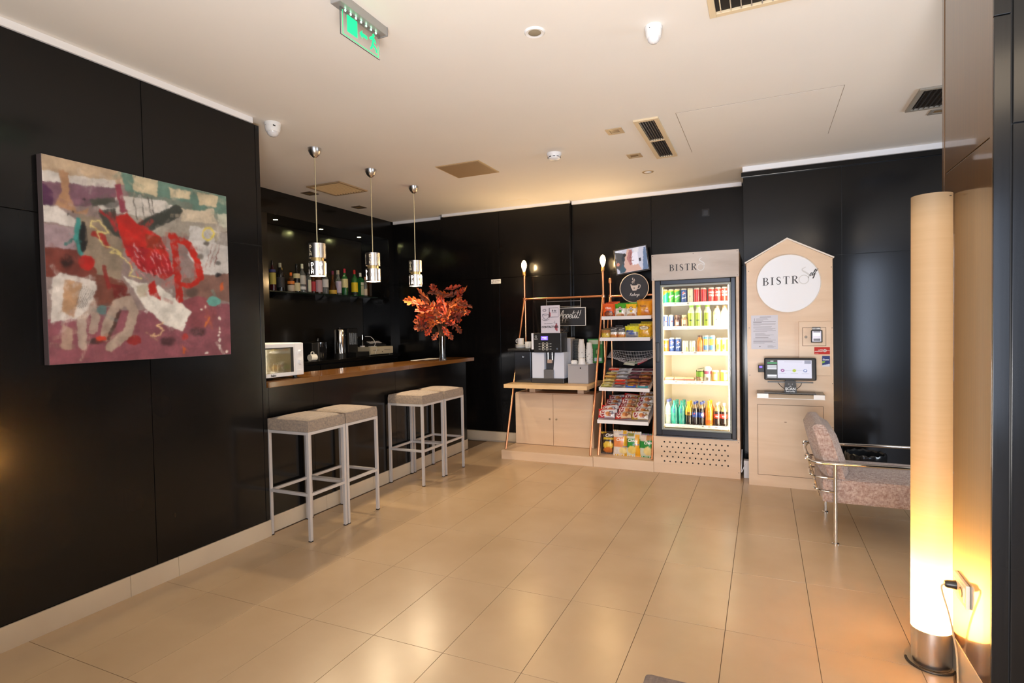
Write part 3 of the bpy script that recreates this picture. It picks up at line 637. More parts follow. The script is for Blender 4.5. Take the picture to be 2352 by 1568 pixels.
# --- microwave
t = thing('microwave', 'white microwave oven with two dials on the bar top against the black wall', 'microwave', (-3.45, 3.07, 1.09))
x1 = -3.275
obj('body', B((-3.62, x1, 2.842, 3.298, 1.108, 1.358), bev=.006), WPLAS, t)
for k in range(4): obj('foot', L([(0, 0), (.018, 0), (.016, .018)], 12, (-3.58+.26*(k % 2), 2.88+.38*(k//2), 1.09)), BLACK, t)
d = obj('door', B((x1, x1+.014, 2.845, 3.212, 1.111, 1.355), bev=.004), WPLAS, t)
obj('window', B((x1+.014, x1+.016, 2.875, 3.19, 1.140, 1.325)), mat('microwave_glass', (.10, .085, .045), .05, coat=.8, coatr=.02), d)
obj('window_frame', B((x1+.0142, x1+.0165, 3.165, 3.192, 1.139, 1.326), (x1+.0142, x1+.0165, 2.872, 3.165, 1.318, 1.326)), BLACK, d)
obj('control_panel', B((x1, x1+.013, 3.214, 3.296, 1.111, 1.355), bev=.004), WPLAS, t)
for z in (1.283, 1.208):
    k = L([(0, .022), (.017, .022), (.019, .004), (.021, 0)], 20); obj('dial', put(k, (0, 0, 0), f=lambda c, z=z: Vector((x1+.013+c.z, 3.255+c.x, z+c.y))), WPLAS, t, True)
obj('door_button', B((x1+.013, x1+.016, 3.222, 3.29, 1.118, 1.15), bev=.001), WPLAS, t)
obj('lettering', put(text('beko', .024, bold=.0008), (x1+.0146, 3.00, 1.124), LEFTW), INK, d)

# --- vase with autumn oak branches
t = thing('glass_vase', 'slim clear glass vase on the far end of the bar', 'vase', (-3.255, 5.35, 1.09))
obj('vase_wall', L([(0, 0), (.036, 0), (.037, .01), (.034, .08), (.036, .20), (.040, .27), (.037, .27), (.033, .20), (.031, .08), (.033, .022), (0, .02)], 20, (-3.255, 5.35, 1.09)), GLASS, t, True)
t = thing('oak_branches', 'bunch of orange-red autumn oak branches standing in the glass vase', 'branches', (-3.255, 5.35, 1.112))
LEAFM = []
for nm, a, b in (('oak_leaf_red', '#96280a', '#c84414'), ('oak_leaf_orange', '#b04a10', '#d8702a'), ('oak_leaf_brown', '#6a240c', '#9a4418')):
    LEAFM.append(grain(nm, a, b, .5, (1, 1, 1), 22, 4, sheen=.1))
def leafmesh(k):
    ou = [(0, 0), (.012, .06), (.04, .12), (.12, .17), (.14, .25), (.09, .27), (.11, .34), (.20, .41), (.235, .52), (.145, .50), (.135, .58), (.21, .66), (.215, .76), (.13, .73), (.11, .80), (.125, .89), (.06, .91), (0, 1)]
    bm = bmesh.new(); cu = (.5, -.4, .9)[k]; fold = (.35, .2, .5)[k]
    def P(x, y): return Vector((x, y*math.cos(cu*y*.6), fold*abs(x)+cu*y*y*.30+.03*math.sin(9*y+7*x)))
    mid = [bm.verts.new(P(0, y)) for _, y in ou]
    for s in (1, -1):
        side = [mid[0]]+[bm.verts.new(P(s*x, y)) for x, y in ou[1:-1]]+[mid[-1]]
        for i in range(len(ou)-1):
            vs = []
            for q in (mid[i], side[i], side[i+1], mid[i+1]):
                if q not in vs: vs.append(q)
            if len(vs) > 2: bm.faces.new(vs)
    me = bpy.data.meshes.new('leaf'); bm.to_mesh(me); bm.free(); me.polygons.foreach_set('use_smooth', [True]*len(me.polygons)); return me
lm = []
for k in range(3):
    for m_ in LEAFM:
        me = leafmesh(k); me.materials.append(m_); lm.append(me)
rl = random.Random(21); base = Vector((-3.255, 5.35, 1.115)); rtc = Vector((.91, .41, 0)); bk = Vector((-.41, .91, 0))
tips = [(-.20, .02, .54), (-.15, -.08, .72), (-.07, .06, .70), (.03, -.05, .75), (.11, .04, .70), (.19, -.04, .69), (.20, .06, .52), (-.10, -.10, .58), (.09, -.12, .54), (-.20, .0, .40), (.20, -.02, .38), (.02, .10, .62), (-.19, -.06, .62), (.0, -.14, .46), (.16, .0, .60)]
for a, b, c in tips:
    tip = base+rtc*a+bk*b+Vector((0, 0, c)); e0 = base+rtc*a*.06+bk*b*.06; m1 = base+rtc*a*.22+bk*b*.22+Vector((0, 0, .33)); m2 = base+rtc*a*.62+bk*b*.62+Vector((0, 0, .33+(c-.33)*.55))
    pts = arc([e0, m1, m2, tip], 6); br = obj('branch', T(pts, [.0042-.0026*i/len(pts) for i in range(len(pts))], 6), mat('twig_bark', (.09, .045, .02), .8), t, True)
    for k in range(4):
        s = pts[min(int(len(pts)*(.52+.15*k)), len(pts)-1)] if k < 3 else pts[-1]
        lf = link(bpy.data.objects.new('leaf', rl.choice(lm))); lf.parent = br
        dirn = (rtc*(a*1.3+rl.uniform(-.55, .55))+bk*(b+rl.uniform(-.5, .35))+Vector((0, 0, rl.uniform(-.25, .6)))).normalized()
        zz = (Vector((.4, -.9, .3))+Vector((rl.uniform(-.8, .8), rl.uniform(-.5, .5), rl.uniform(-.6, .8)))).normalized()
        xx = dirn.cross(zz).normalized(); zz = xx.cross(dirn); sc = rl.uniform(.17, .27)
        lf.matrix_basis = Matrix.Translation(s) @ Matrix((xx*sc, dirn*sc, zz*sc)).transposed().to_4x4()
for a, b, c, s in ((-.03, -.05, .30, -1), (.05, -.05, .32, 1), (-.10, -.05, .36, -1), (.01, -.06, .36, 1), (.15, -.03, .38, 1)):
    lf = link(bpy.data.objects.new('leaf', rl.choice(lm))); setp(lf, t)
    dirn = (rtc*s*.5+Vector((0, 0, -.8))+bk*-.2).normalized(); zz = Vector((.4, -.9, .1)); xx = dirn.cross(zz).normalized(); zz = xx.cross(dirn)
    lf.matrix_basis = Matrix.Translation(base+rtc*a+bk*b+Vector((0, 0, c))) @ Matrix((xx*.15, dirn*.15, zz*.15)).transposed().to_4x4()

# --- pendant lamps
SHADE = mat('polished_aluminium', (.86, .81, .76), .30, 1.); GLOWL = mat('bright_glow_letter', (1, .9, .8), .5, emit=6, ecol=(1, .84, .72)); DIML = mat('dim_glow_letter', (.9, .75, .5), .5, emit=.35, ecol=(1, .86, .6))
BULB = mat('frosted_bulb', (1, .95, .85), .4, emit=22, ecol=(1, .84, .62)); INNER = mat('warm_inner_reflector', (.9, .75, .5), .4)
def wrap(me, a0, r, z):
    for v in me.vertices:
        a = a0+v.co.x/r; v.co = Vector(((r+v.co.z)*math.cos(a), (r+v.co.z)*math.sin(a), z+v.co.y))
    return me
pend = thing('pendant_lamp', 'first polished pendant lamp over the bar, above the microwave end', 'pendant lamp', (0, 0, 0), 'pendant lamps over the bar')
obj('canopy', L([(0, -.075), (.012, -.073), (.035, -.052), (.050, -.024), (.053, 0)], 28), STEEL, pend, True)
obj('cord', T([(0, 0, -.07), (0, 0, -.77)], .0042, 8), mat('steel_rod', (.75, .66, .42), .35, .6), pend, True)
sh = obj('shade_top', L([(.0, -.766), (.050, -.766), (.0665, -.768), (.0665, -.885), (.064, -.885), (.064, -.77)], 40, caps=False), SHADE, pend, True)
ib = obj('inner_tube', L([(.050, -.78), (.050, -.918)], 32, caps=False), mat('golden_reflector', (.80, .60, .28), .3, .8), pend, True)
sb = obj('shade_bottom', L([(.064, -.912), (.0665, -.912), (.0665, -1.030), (.064, -1.030), (.064, -.912)], 40, caps=False), SHADE, pend, True)
obj('inner_diffuser', L([(.062, -1.012), (.040, -1.004), (0, -1.000)], 32, caps=False), BULB, pend, True, label='glowing warm diffuser')
for k in range(6):
    a0 = 2*PI*k/6+.35
    for j, ch in enumerate('DLH'):
        obj('glow_letter', wrap(text(ch, .036, bold=.0004), a0, .0670, -.797-.031*j), DIML, sh); obj('glow_letter', wrap(text(ch, .037, bold=.0008), a0+.25, .0670, -.940-.031*j), GLOWL, sb)  # letters glow by their own material, in place of light through cut-outs
PENDS = [(-3.305, 3.522), (-3.292, 4.215), (-3.296, 4.915)]
for i, (x, y) in enumerate(PENDS):
    if i == 0: pend.location = (x, y, 2.92)
    else:
        dup(pend, (x, y, 2.92), 0.5*i, ('second polished pendant lamp over the bar, in the middle of the row', 'third polished pendant lamp, the one closest to the oak branches')[i-1])
    spot('pendant_bulb', (x, y, 1.895), 34, (1, .78, .50), 150, .35, .035, (x, y, 0))

# --- bar stools
SEAT = fabric('stool_fabric', '#7a6f66', '#a08d7a', 420)
def rounded_pad(w_, d_, h, r=.012, crown=.012, n=12):
    bm = bmesh.new(); rows = []
    for zi, (ins, z) in enumerate(((.004, 0), (0, .008), (0, h-.02), (.006, h-.008), (.016, h))):
        rows.append((ins, z))
    bm = B((-w_/2, w_/2, -d_/2, d_/2, 0, h)); bmesh.ops.subdivide_edges(bm, edges=bm.edges, cuts=9, use_grid_fill=True)
    for v in bm.verts:
        a, b = min(1, abs(v.co.x)/(w_/2)), min(1, abs(v.co.y)/(d_/2)); top = v.co.z/h
        v.co.z += crown*(1-a**2)*(1-b**2)*top - .020*max(a, b)**8*(top > .99)
        k = 1-.03*max(0, top-.55)/.45; v.co.x *= k; v.co.y *= k
    return bm
st = thing('bar_stool', 'bar stool with grey fabric seat, the one standing by the black wall end', 'bar stool', (0, 0, 0), 'grey bar stools at the counter')
W_, D_, q = .385, .372, .022
obj('seat', rounded_pad(W_-.002, D_-.004, .085), SEAT, st, True).location = (0, 0, .7555)
for sx in (-1, 1):
    for sy in (-1, 1):
        cx, cy = sx*(W_/2-q/2), sy*(D_/2-q/2); lg = obj('leg', B((cx-q/2, cx+q/2, cy-q/2, cy+q/2, .006, .755), bev=.0015), STOOLMET, st)
        obj('foot_cap', B((cx-q/2-.0005, cx+q/2+.0005, cy-q/2-.0005, cy+q/2+.0005, 0, .007)), BLACK, lg)
for z, nm in ((.744, 'seat_rail'), (.322, 'foot_rail')):
    for s in (-1, 1):
        c = s*(D_/2-q/2); obj(nm, B((-W_/2+q, W_/2-q, c-q/2+.001, c+q/2-.001, z-.010, z+.010), bev=.001), STOOLMET, st)
        c = s*(W_/2-q/2); obj(nm, B((c-q/2+.001, c+q/2-.001, -D_/2+q, D_/2-q, z-.010, z+.010), bev=.001), STOOLMET, st)
for i, (x, y, l) in enumerate(((-3.022, 3.067, None), (-3.022, 3.448, 'bar stool with grey fabric seat, second from the black wall end'), (-3.034, 4.484, 'bar stool with grey fabric seat, third along the counter from the wall end'), (-3.034, 4.880, 'bar stool with grey fabric seat, the farthest one along the counter'))):
    if i == 0: st.location = (x, y, 0)
    else: dup(st, (x, y, 0), None, l)

# ================================================================== LETTERING HELPERS
SCRIPT = {'e': ([[(0, .35), (.45, .55), (.62, .85), (.4, 1), (.12, .7), (.15, .2), (.45, 0), (.85, .25)]], .78), 'p': ([[(0, .3), (.2, 1), (.05, -1)], [(.2, .7), (.5, 1), (.7, .6), (.5, .05), (.2, .1)]], .85),
 't': ([[(0, .3), (.24, .95)], [(.34, 1.85), (.22, .8), (.22, .2), (.38, 0), (.7, .3)], [(0, 1.22), (.62, 1.32)]], .68), 'i': ([[(0, .3), (.22, 1), (.2, .2), (.35, 0), (.6, .3)], [(.26, 1.38), (.27, 1.54)]], .55),
 'A': ([[(-.1, .1), (.15, .1), (.5, 1.2), (.85, 2), (.9, 1), (1., 0)], [(.3, .8), (1., .85)]], 1.12), 'R': ([[(.2, 0), (.35, 2)], [(0, 1.6), (.5, 2.05), (1, 1.7), (.4, 1.05), (.7, .6), (1.1, 0)]], 1.2),
 'c': ([[(.65, .8), (.4, 1), (.1, .6), (.2, .05), (.5, 0), (.8, .3)]], .75), 'h': ([[(0, .3), (.4, 1.6), (.35, 2), (.2, 1.6), (.12, 0)], [(.14, .5), (.4, 1), (.55, .7), (.52, .1), (.8, .2)]], .85),
 'a': ([[(.6, .85), (.35, 1), (.08, .5), (.25, 0), (.55, .5), (.65, 1), (.62, .15), (.85, .2)]], .85), 'r': ([[(0, .3), (.2, 1), (.25, .8), (.55, .95), (.5, .2), (.8, .15)]], .75),
 'g': ([[(.6, .85), (.35, 1), (.08, .5), (.3, .05), (.6, .6), (.62, 1), (.6, -.5), (.3, -1), (.1, -.6), (.8, .2)]], .85), 'l': ([[(0, .3), (.45, 1.5), (.4, 2), (.2, 1.6), (.2, .2), (.4, 0), (.65, .3)]], .52),
 'f': ([[(0, .3), (.5, 1.5), (.5, 2), (.3, 1.6), (.25, -.6), (.4, -1), (.5, -.4), (.3, .2), (.7, .35)]], .65), '!': ([[(.35, 2), (.2, .6)], [(.14, .12), (.15, 0)]], .45), ' ': ([], .6),
 'o': ([[(.35, 1), (.08, .5), (.35, 0), (.62, .5), (.35, 1), (.85, .85)]], .85), 'n': ([[(0, .3), (.2, 1), (.2, 0)], [(.2, .6), (.5, 1), (.6, .6), (.58, .1), (.85, .2)]], .85),
 'B': ([[(.15, 0), (.3, 2)], [(.1, 1.8), (.6, 2), (.8, 1.6), (.35, 1.05), (.85, .7), (.6, .05), (.1, 0)]], 1.1)}
def script(s, xh, pen, slant=.25, adv=1.):
    st, x = [], 0
    for ch in s:
        g, a = SCRIPT[ch]
        for p in g: st.append(([((x+q[0]+q[1]*slant)*xh, q[1]*xh) for q in p], pen))
        x += a*adv
    bm = RB(st, n=5); c = x*xh/2
    for v in bm.verts: v.co.x -= c
    return bm
SERIF = {'B': ([([(.2, 0), (.2, 1)], .15, 0), ([(.02, .02), (.3, .02)], .04, 0), ([(.02, .98), (.3, .98)], .04, 0), ([(.2, .98), (.46, .97), (.60, .76), (.46, .54), (.2, .52)], [.04, .06, .15, .06, .04]), ([(.2, .52), (.5, .51), (.68, .27), (.5, .03), (.2, .02)], [.04, .06, .16, .06, .04])], .86),
 'I': ([([(.2, 0), (.2, 1)], .15, 0), ([(.02, .02), (.38, .02)], .04, 0), ([(.02, .98), (.38, .98)], .04, 0)], .52),
 'S': ([([(.52, .74), (.47, .92), (.3, .98), (.13, .80), (.2, .62), (.42, .45), (.53, .26), (.4, .04), (.2, .02), (.07, .24)], [.03, .05, .06, .12, .14, .15, .13, .06, .05, .03])], .72),
 'T': ([([(.38, 0), (.38, 1)], .15, 0), ([(.03, .97), (.73, .97)], .055, 0), ([(.05, .99), (.03, .74)], .035, 0), ([(.71, .99), (.73, .74)], .035, 0), ([(.2, .02), (.56, .02)], .04, 0)], .84),
 'R': ([([(.2, 0), (.2, 1)], .15, 0), ([(.02, .02), (.38, .02)], .04, 0), ([(.02, .98), (.3, .98)], .04, 0), ([(.2, .98), (.5, .97), (.63, .75), (.48, .52), (.2, .50)], [.04, .06, .15, .06, .04]), ([(.38, .5), (.72, .02)], .13, 0), ([(.62, .02), (.84, .02)], .04, 0)], .88)}
def serif(s, h, gap=.12):
    st, x = [], 0
    for ch in s:
        g, a = SERIF[ch]
        for q in g:
            wd = q[1]; wd = [v*h for v in wd] if isinstance(wd, list) else wd*h
            st.append(([((x+p[0])*h, p[1]*h) for p in q[0]], wd)+tuple(q[2:]))
        x += a+gap
    return RB(st), x*h
def emblem(h):
    """ring with an S-shaped stem above it"""
    return RB([([(.34+.27*math.cos(a*PI/12), .27+.27*math.sin(a*PI/12)) for a in range(25)], .05, 0), ([(.60, .36), (.62, .54), (.48, .68), (.28, .82), (.27, .94), (.46, 1.04)], [.05, .09, .10, .08, .06, .03])], n=6), .9*h
def scale_bm(bm, s):
    for v in bm.verts: v.co *= s
    return bm
THIN = bpy.data.materials.new('thin_clear_glass'); THIN.use_nodes = True; nt = THIN.node_tree; nt.nodes.remove(nt.nodes['Principled BSDF'])
a = nt.nodes.new('ShaderNodeBsdfTransparent'); b = nt.nodes.new('ShaderNodeBsdfGlossy'); b.inputs['Roughness'].default_value = .03; mx = nt.nodes.new('ShaderNodeMixShader')
lw = nt.nodes.new('ShaderNodeLayerWeight'); lw.inputs['Blend'].default_value = .12; a.inputs[0].default_value = (.97, .98, .97, 1)
nt.links.new(lw.outputs['Fresnel'], mx.inputs[0]); nt.links.new(a.outputs[0], mx.inputs[1]); nt.links.new(b.outputs[0], mx.inputs[2]); nt.links.new(mx.outputs[0], nt.nodes['Material Output'].inputs[0])
CHALK = mat('chalk_white', (.82, .82, .82), .8); BOARD = mat('chalkboard_black', (.018, .018, .022), .55)

# ================================================================== COFFEE STATION
t = thing('coffee_station', 'birch plywood coffee cabinet on a plinth with copper pipe frame and two glowing bulbs', 'coffee station', (-2.12, 5.9, 0))
obj('plinth', B((-2.64, -1.604, 5.53, 6.295, 0, .097), bev=.001), PLY, t)
obj('carcass', B((-2.63, -1.70, 5.925, 6.28, .097, .69), bev=.001), PLY, t)
for a, b, k in ((-2.628, -2.168, -2.205), (-2.164, -1.702, -2.125)):
    d = obj('door', B((a, b, 5.907, 5.925, .101, .680), bev=.0015), PLY, t)
    kn = L([(.0, .012), (.010, .012), (.012, .004), (.013, 0)], 16); obj('lock_knob', put(kn, (0, 0, 0), f=lambda c, k=k: Vector((k+c.x, 5.907-c.z, .40+c.y))), CHROME, d, True)
for x in (-2.44, -1.86): obj('spacer_block', B((x-.035, x+.035, 5.97, 6.2, .69, .773)), PLY, t)
obj('worktop', B((-2.63, -1.676, 5.60, 6.265, .773, .815), bev=.002), SLAB, t)
FIL = mat('glowing_filament', (1, .8, .5), .5, emit=60, ecol=(1, .62, .26)); BGL = mat('amber_bulb_glass', (1, .85, .6), .3, emit=9, ecol=(1, .66, .30))
for x in (-2.612, -1.648):
    obj('front_post', T([(x, 5.585, .097), (x, 6.19, 1.775)], .0115, 14), COPPER, t, True)
    obj('rear_post', T([(x, 6.225, .097), (x, 6.215, 1.775)], .0115, 14), COPPER, t, True)
    up_ = obj('lamp_pipe', T([(x, 6.20, 1.76), (x, 6.20, 2.07)], .0125, 14), COPPER, t, True)
    obj('joint', B((x-.017, x+.017, 6.178, 6.232, 1.757, 1.793), bev=.006), COPPER, t, True)
    obj('socket', L([(.013, 2.055), (.019, 2.06), (.020, 2.10), (.016, 2.108)], 18, (x, 6.20, 0)), mat('brass_socket', (.55, .30, .12), .35, 1.), up_, True)
    obj('bulb', L([(.013, 2.106), (.016, 2.12), (.028, 2.15), (.033, 2.178), (.030, 2.205), (.018, 2.232), (0, 2.243)], 20, (x, 6.20, 0)), BGL, up_, True, label='glowing amber filament bulb')
    point('bulb_light', (x, 6.155, 2.18), 19, (1, .66, .32), .035)
obj('crossbar', T([(-2.612, 6.20, 1.775), (-1.648, 6.20, 1.775)], .0125, 14), COPPER, t, True)

Zs = .815
t = thing('coffee_machine', 'black and white automatic coffee machine with a small violet display', 'coffee machine', (-2.19, 5.95, Zs))
y0 = 5.82
obj('base', B((-2.385, -2.00, y0-.01, 6.22, Zs, .868), bev=.006), mat('charcoal_plastic', (.035, .033, .034), .4), t)
obj('rear_body', B((-2.37, -1.985, y0+.20, 6.20, .868, 1.31), bev=.008), GREY, t)
WP = mat('pale_glow_plastic', (.54, .57, .67), .35, emit=.06, ecol=(.75, .85, 1))  # slight emission set in the cover plastic, no lamp behind it
PN = PR([(0, 0), (.145, 0), (.145, .285), (0, .285)], (-2.378, y0+.01, .870), *FRONT, -.19); obj('front_cover', PN, WP, t, label='pale self-glowing cover beside the spout')
obj('front_cover', PR([(0, 0), (.135, 0), (.135, .285), (.03, .285)], (-2.135, y0+.01, .870), *FRONT, -.19), WP, t, label='pale self-glowing cover beside the spout')
obj('spout_recess', B((-2.235, -2.105, y0+.07, y0+.19, .868, 1.155)), mat('dark_recess', (.05, .05, .055), .4), t)
obj('cup_tray', B((-2.235, -2.120, y0-.005, y0+.08, .868, .965), bev=.004), mat('grey_tray', (.12, .12, .13), .4), t)
obj('spout', B((-2.205, -2.150, y0+.03, y0+.08, 1.035, 1.075), bev=.005), mat('tan_spout', (.42, .30, .24), .4), t)
for x in (-2.200, -2.150): obj('spout_pipe', T([(x, y0+.05, 1.07), (x, y0+.05, 1.155)], .008, 10), CHROME, t, True)
cp_ = obj('control_panel', B((-2.348, -2.022, y0-.012, y0+.2, 1.155, 1.372), bev=.006), BLACK, t)
obj('silver_edge', B((-2.376, -2.350, y0-.008, y0+.2, 1.19, 1.372), bev=.004), mat('pale_silver_edge', (.85, .85, .9), .3), t)  # plain pale silver strip
yp = y0-.0125
obj('display', PR([(0, 0), (.080, 0), (.080, .042), (0, .042)], (-2.258, yp, 1.295), *FRONT, -.001), mat('violet_display', (.10, .06, .5), .3, emit=2.2, ecol=(.16, .10, .85)), cp_)
obj('display_text', put(RB([([(-.02, .008), (.03, .008)], .003, 0), ([(0, -.004), (.005, -.004)], .007, 0), ([(.012, -.006), (.028, -.006)], .004, 0)]), (-2.222, yp-.0015, 1.313)), mat('display_glyph', (.8, .8, 1), .4, emit=2, ecol=(.8, .8, 1)), cp_)
for j in range(3):
    for i in range(2):
        bm = bmesh.new(); T([(-2.233+.045*i+.0125*math.cos(2*PI*q/16), yp-.0015, 1.253-.029*j+.0125*math.sin(2*PI*q/16)) for q in range(17)], .0028, 6, bm); obj('button', bm, mat('button_ring', (.75, .73, .66), .3), cp_, True)
    obj('button_caption', PR([(0, 0), (.022, 0), (.022, .004), (0, .004)], (-2.288, yp, 1.251-.029*j), *FRONT, -.0006), CHALK, cp_); obj('button_caption', PR([(0, 0), (.022, 0), (.022, .004), (0, .004)], (-2.158, yp, 1.251-.029*j), *FRONT, -.0006), CHALK, cp_)
obj('power_button', PR(circ(.010, 18), (-2.070, yp, 1.198), *FRONT, -.004), CHROME, cp_)
obj('brand_mark', put(text('WMF', .018), (-2.318, yp-.001, 1.305)), CHALK, cp_); obj('brand_mark', put(RB([([(-.012, .012), (-.005, 0), (0, .01), (.005, 0), (.012, .012)], .003, 0), ([(-.01, .02), (.01, .02)], .003, 0)]), (-2.318, yp-.001, 1.322)), CHALK, cp_)
hp = obj('bean_hopper', B((-2.235, -2.02, y0+.06, y0+.26, 1.372, 1.50), bev=.01), THIN, t); obj('hopper_lid', B((-2.24, -2.012, y0+.05, y0+.27, 1.50, 1.515), bev=.004), THIN, hp)
bm = bmesh.new()
for k in range(70): 
    r = bmesh.ops.create_icosphere(bm, subdivisions=1, radius=.008); bmesh.ops.scale(bm, vec=(1.3, .8, .8), verts=r['verts']); bmesh.ops.translate(bm, vec=(-2.225+R.random()*.19, y0+.075+R.random()*.17, 1.383+R.random()*.035), verts=r['verts'])
obj('coffee_beans', bm, mat('roasted_bean', (.05, .02, .008), .5), hp, True, kind='stuff')

t = thing('price_poster', 'white upright card with a cup drawing on top of the coffee machine', 'sign', (-2.14, 5.80, 1.372))
def poster(u, v):
    p = Paint(u, 1-v, '#dcd5de'); p.ring(.20, .17, .08, .035, .008, '#6b6570').poly([(.80, .84), (.72, .78), (.72, .76), (.80, .66), (.86, .66), (.86, .95), (.80, .92)], '#a8505c').ell(.86, .82, .13, .11, '#a8505c').rect(.87, 1, .6, 1, '#dcd5de')
    p.ell(.44, .33, .09, .10, '#b0525e').rect(.30, .44, .2, .45, '#dcd5de').rect(.435, .45, .08, .46, '#4a4650'); return p.c
PO = Matrix.Rotation(-.02, 4, 'Y')
pf = obj('card', flat(44, 60, (-2.252, 5.80, 1.372), .222, .303, poster, name='card'), PRINTM, t); obj('card_back', B((-2.252, -2.030, 5.801, 5.804, 1.372, 1.675)), PAPER, t)
obj('cup_drawing', put(RB([([(.02, .205), (.025, .18), (.045, .155), (.075, .155), (.090, .18), (.093, .205)], .004), ([(.02, .205), (.055, .212), (.093, .205), (.055, .198), (.02, .205)], .003), ([(.093, .195), (.108, .19), (.098, .17), (.086, .17)], .003), ([(.012, .150), (.05, .138), (.10, .150)], .004)]), (-2.252, 5.7985, 1.372)), INK, pf)
obj('frame_drawing', put(RB([([(.105, .175), (.205, .175), (.205, .275), (.105, .275), (.105, .175)], .004, 0), ([(.13, .222), (.19, .222)], .003, 0)]), (-2.252, 5.7985, 1.372)), INK, pf)
obj('lettering', put(text('8 lei', .030, bold=.0006), (-2.095, 5.7985, 1.617)), INK, pf); obj('lettering', put(text('CONTACTLESS', .0305, bold=.0009, space=.93), (-2.146, 5.7985, 1.437)), INK, pf); obj('small_print', put(RB([([(-.05, 0), (-.02, .001)], .004, 0), ([(-.016, .001), (.05, .002)], .004, 0)]), (-2.165, 5.7985, 1.473)), INK, pf)
obj('hand_drawing', put(RB([([(.150, .115), (.165, .105), (.165, .135)], .003, 0), ([(.165, .105), (.185, .108), (.19, .095)], .003)]), (-2.252, 5.7985, 1.372)), INK, pf)

t = thing('milk_cooler', 'glossy black milk cooler box with a chrome lock beside the coffee machine', 'cooler', (-2.49, 5.95, Zs))
obj('body', B((-2.595, -2.395, 5.83, 6.17, Zs, 1.165), bev=.006), BLACKG, t)
obj('tray_lid', B((-2.668, -2.392, 5.80, 6.175, 1.168, 1.200), bev=.008), BLACK, t)
k = L([(0, .012), (.010, .012), (.013, .006), (.014, 0)], 16); obj('lock', put(k, (0, 0, 0), f=lambda c: Vector((-2.485+c.x, 5.83-c.z, 1.105+c.y))), CHROME, t, True)
cer = mat('white_ceramic', (.80, .78, .74), .25)
for k in range(3):
    t = thing('saucer_cup', ('white stacked saucer, lowest of the three on the black cooler', 'white stacked saucer, middle of the three on the black cooler', 'white stacked saucer, top of the three on the black cooler')[k], 'saucer', (-2.545, 5.90, 1.2+.013*k))
    obj('plate', L([(0, 0), (.045, 0), (.062, .014), (.064, .016), (.060, .018), (.04, .007), (0, .006)], 28, (-2.545, 5.90, 1.2+.013*k)), cer, t, True)
def mug(x, y, z, l, a):
    t = thing('coffee_mug', l, 'mug', (x, y, z)); obj('cup', L([(0, 0), (.028, 0), (.035, .01), (.039, .075), (.036, .075), (.032, .012), (0, .008)], 24, (x, y, z)), cer, t, True)
    ca, sa = math.cos(a), math.sin(a); obj('handle', T(arc([(x+ca*.036, y+sa*.036, z+.06), (x+ca*.060, y+sa*.060, z+.055), (x+ca*.058, y+sa*.058, z+.025), (x+ca*.034, y+sa*.034, z+.018)]), .0045, 8), cer, t, True)
mug(-2.545, 5.90, 1.241, 'white coffee mug standing on the stack of saucers', PI*.95); mug(-2.452, 5.90, 1.201, 'white coffee mug on the black cooler right against the coffee machine', -1.2)

t = thing('storage_box', 'grey box with a small lock on the counter carrying paper cups', 'box', (-1.86, 6.0, Zs))
obj('body', B((-1.965, -1.735, 5.855, 6.24, Zs, 1.012), bev=.003), GREY, t); obj('lid', B((-1.967, -1.733, 5.850, 6.243, 1.012, 1.026), bev=.003), GREY, t)
k = L([(0, .004), (.007, .004), (.009, 0)], 14); obj('lock', put(k, (0, 0, 0), f=lambda c: Vector((-1.82+c.x, 5.85-c.z, .985+c.y))), CHROME, t, True)
cupm = printed('speckled_paper_cup', .6)
def cupstack(x, y, n, l, seed):
    z0 = 1.026; t = thing('paper_cup_stack', l, 'paper cups', (x, y, z0)); step = .0185
    for k in range(n):
        z = z0+k*step; seg = 28; rows = 6
        pr = [(.027+.012*(1-i/(rows-1)), z+.085*i/(rows-1)) for i in range(rows)]
        bm = L([(pr[0][0]+.002, z), (pr[0][0]+.002, z+.004)]+pr[1:]+[(0, z+.085)], seg, (x, y, 0)); me = bpy.data.meshes.new('cup'); bm.to_mesh(me); bm.free()
        co = np.array([v.co for v in me.vertices]); an = np.arctan2(co[:, 1]-y, co[:, 0]-x); p = Paint(an*.05, co[:, 2], '#dedcd8'); rr = random.Random(seed+k)
        for q in range(16): p.ell(rr.uniform(-.16, .16), z+rr.uniform(.004, .085), .006, .004, '#3a3836')
        setcol(me, p.c); obj('cup', me, cupm, t, True)
cupstack(-1.838, 5.96, 11, 'tall stack of speckled white paper cups on the grey box', 1); cupstack(-1.758, 5.99, 9, 'shorter stack of speckled white paper cups beside the green box', 40)
t = thing('cup_lid', 'low stack of white plastic lids at the front of the grey box', 'lids', (-1.905, 5.90, 1.026))
for k in range(4): obj('lid', L([(.036, 0), (.040, .004), (.038, .010), (.031, .012), (.029, .018), (0, .018)], 24, (-1.905, 5.90, 1.026+.008*k)), WPLAS, t, True)
t = thing('paper_bowl', 'white paper bowl upside down at the front of the grey box', 'bowl', (-1.812, 5.885, 1.026))
obj('bowl', L([(.041, 0), (.042, .004), (.032, .062), (.030, .064), (0, .062)], 24, (-1.812, 5.885, 1.026)), WPLAS, t, True)
t = thing('tea_box', 'green cardboard box with pale labels behind the paper cups', 'box', (-1.72, 6.13, 1.026))
def tea(u, v):
    p = Paint(u, v, '#2f7d3c'); p.rect(.05, 1, .78, .97, '#b8bfa4').rect(.45, .95, .08, .20, '#c9cfd6').rect(.5, .9, .30, .62, '#3c5a2c').ell(.7, .46, .12, .10, '#a9b77c'); return p.c
obj('carton', B((-1.81, -1.64, 6.10, 6.16, 1.0265, 1.295)), mat('green_card', lin('#2f7d3c'), .6), t); obj('printed_front', flat(24, 36, (-1.81, 6.0992, 1.0265), .17, .2685, tea, name='printed_front'), PRINTM, t)
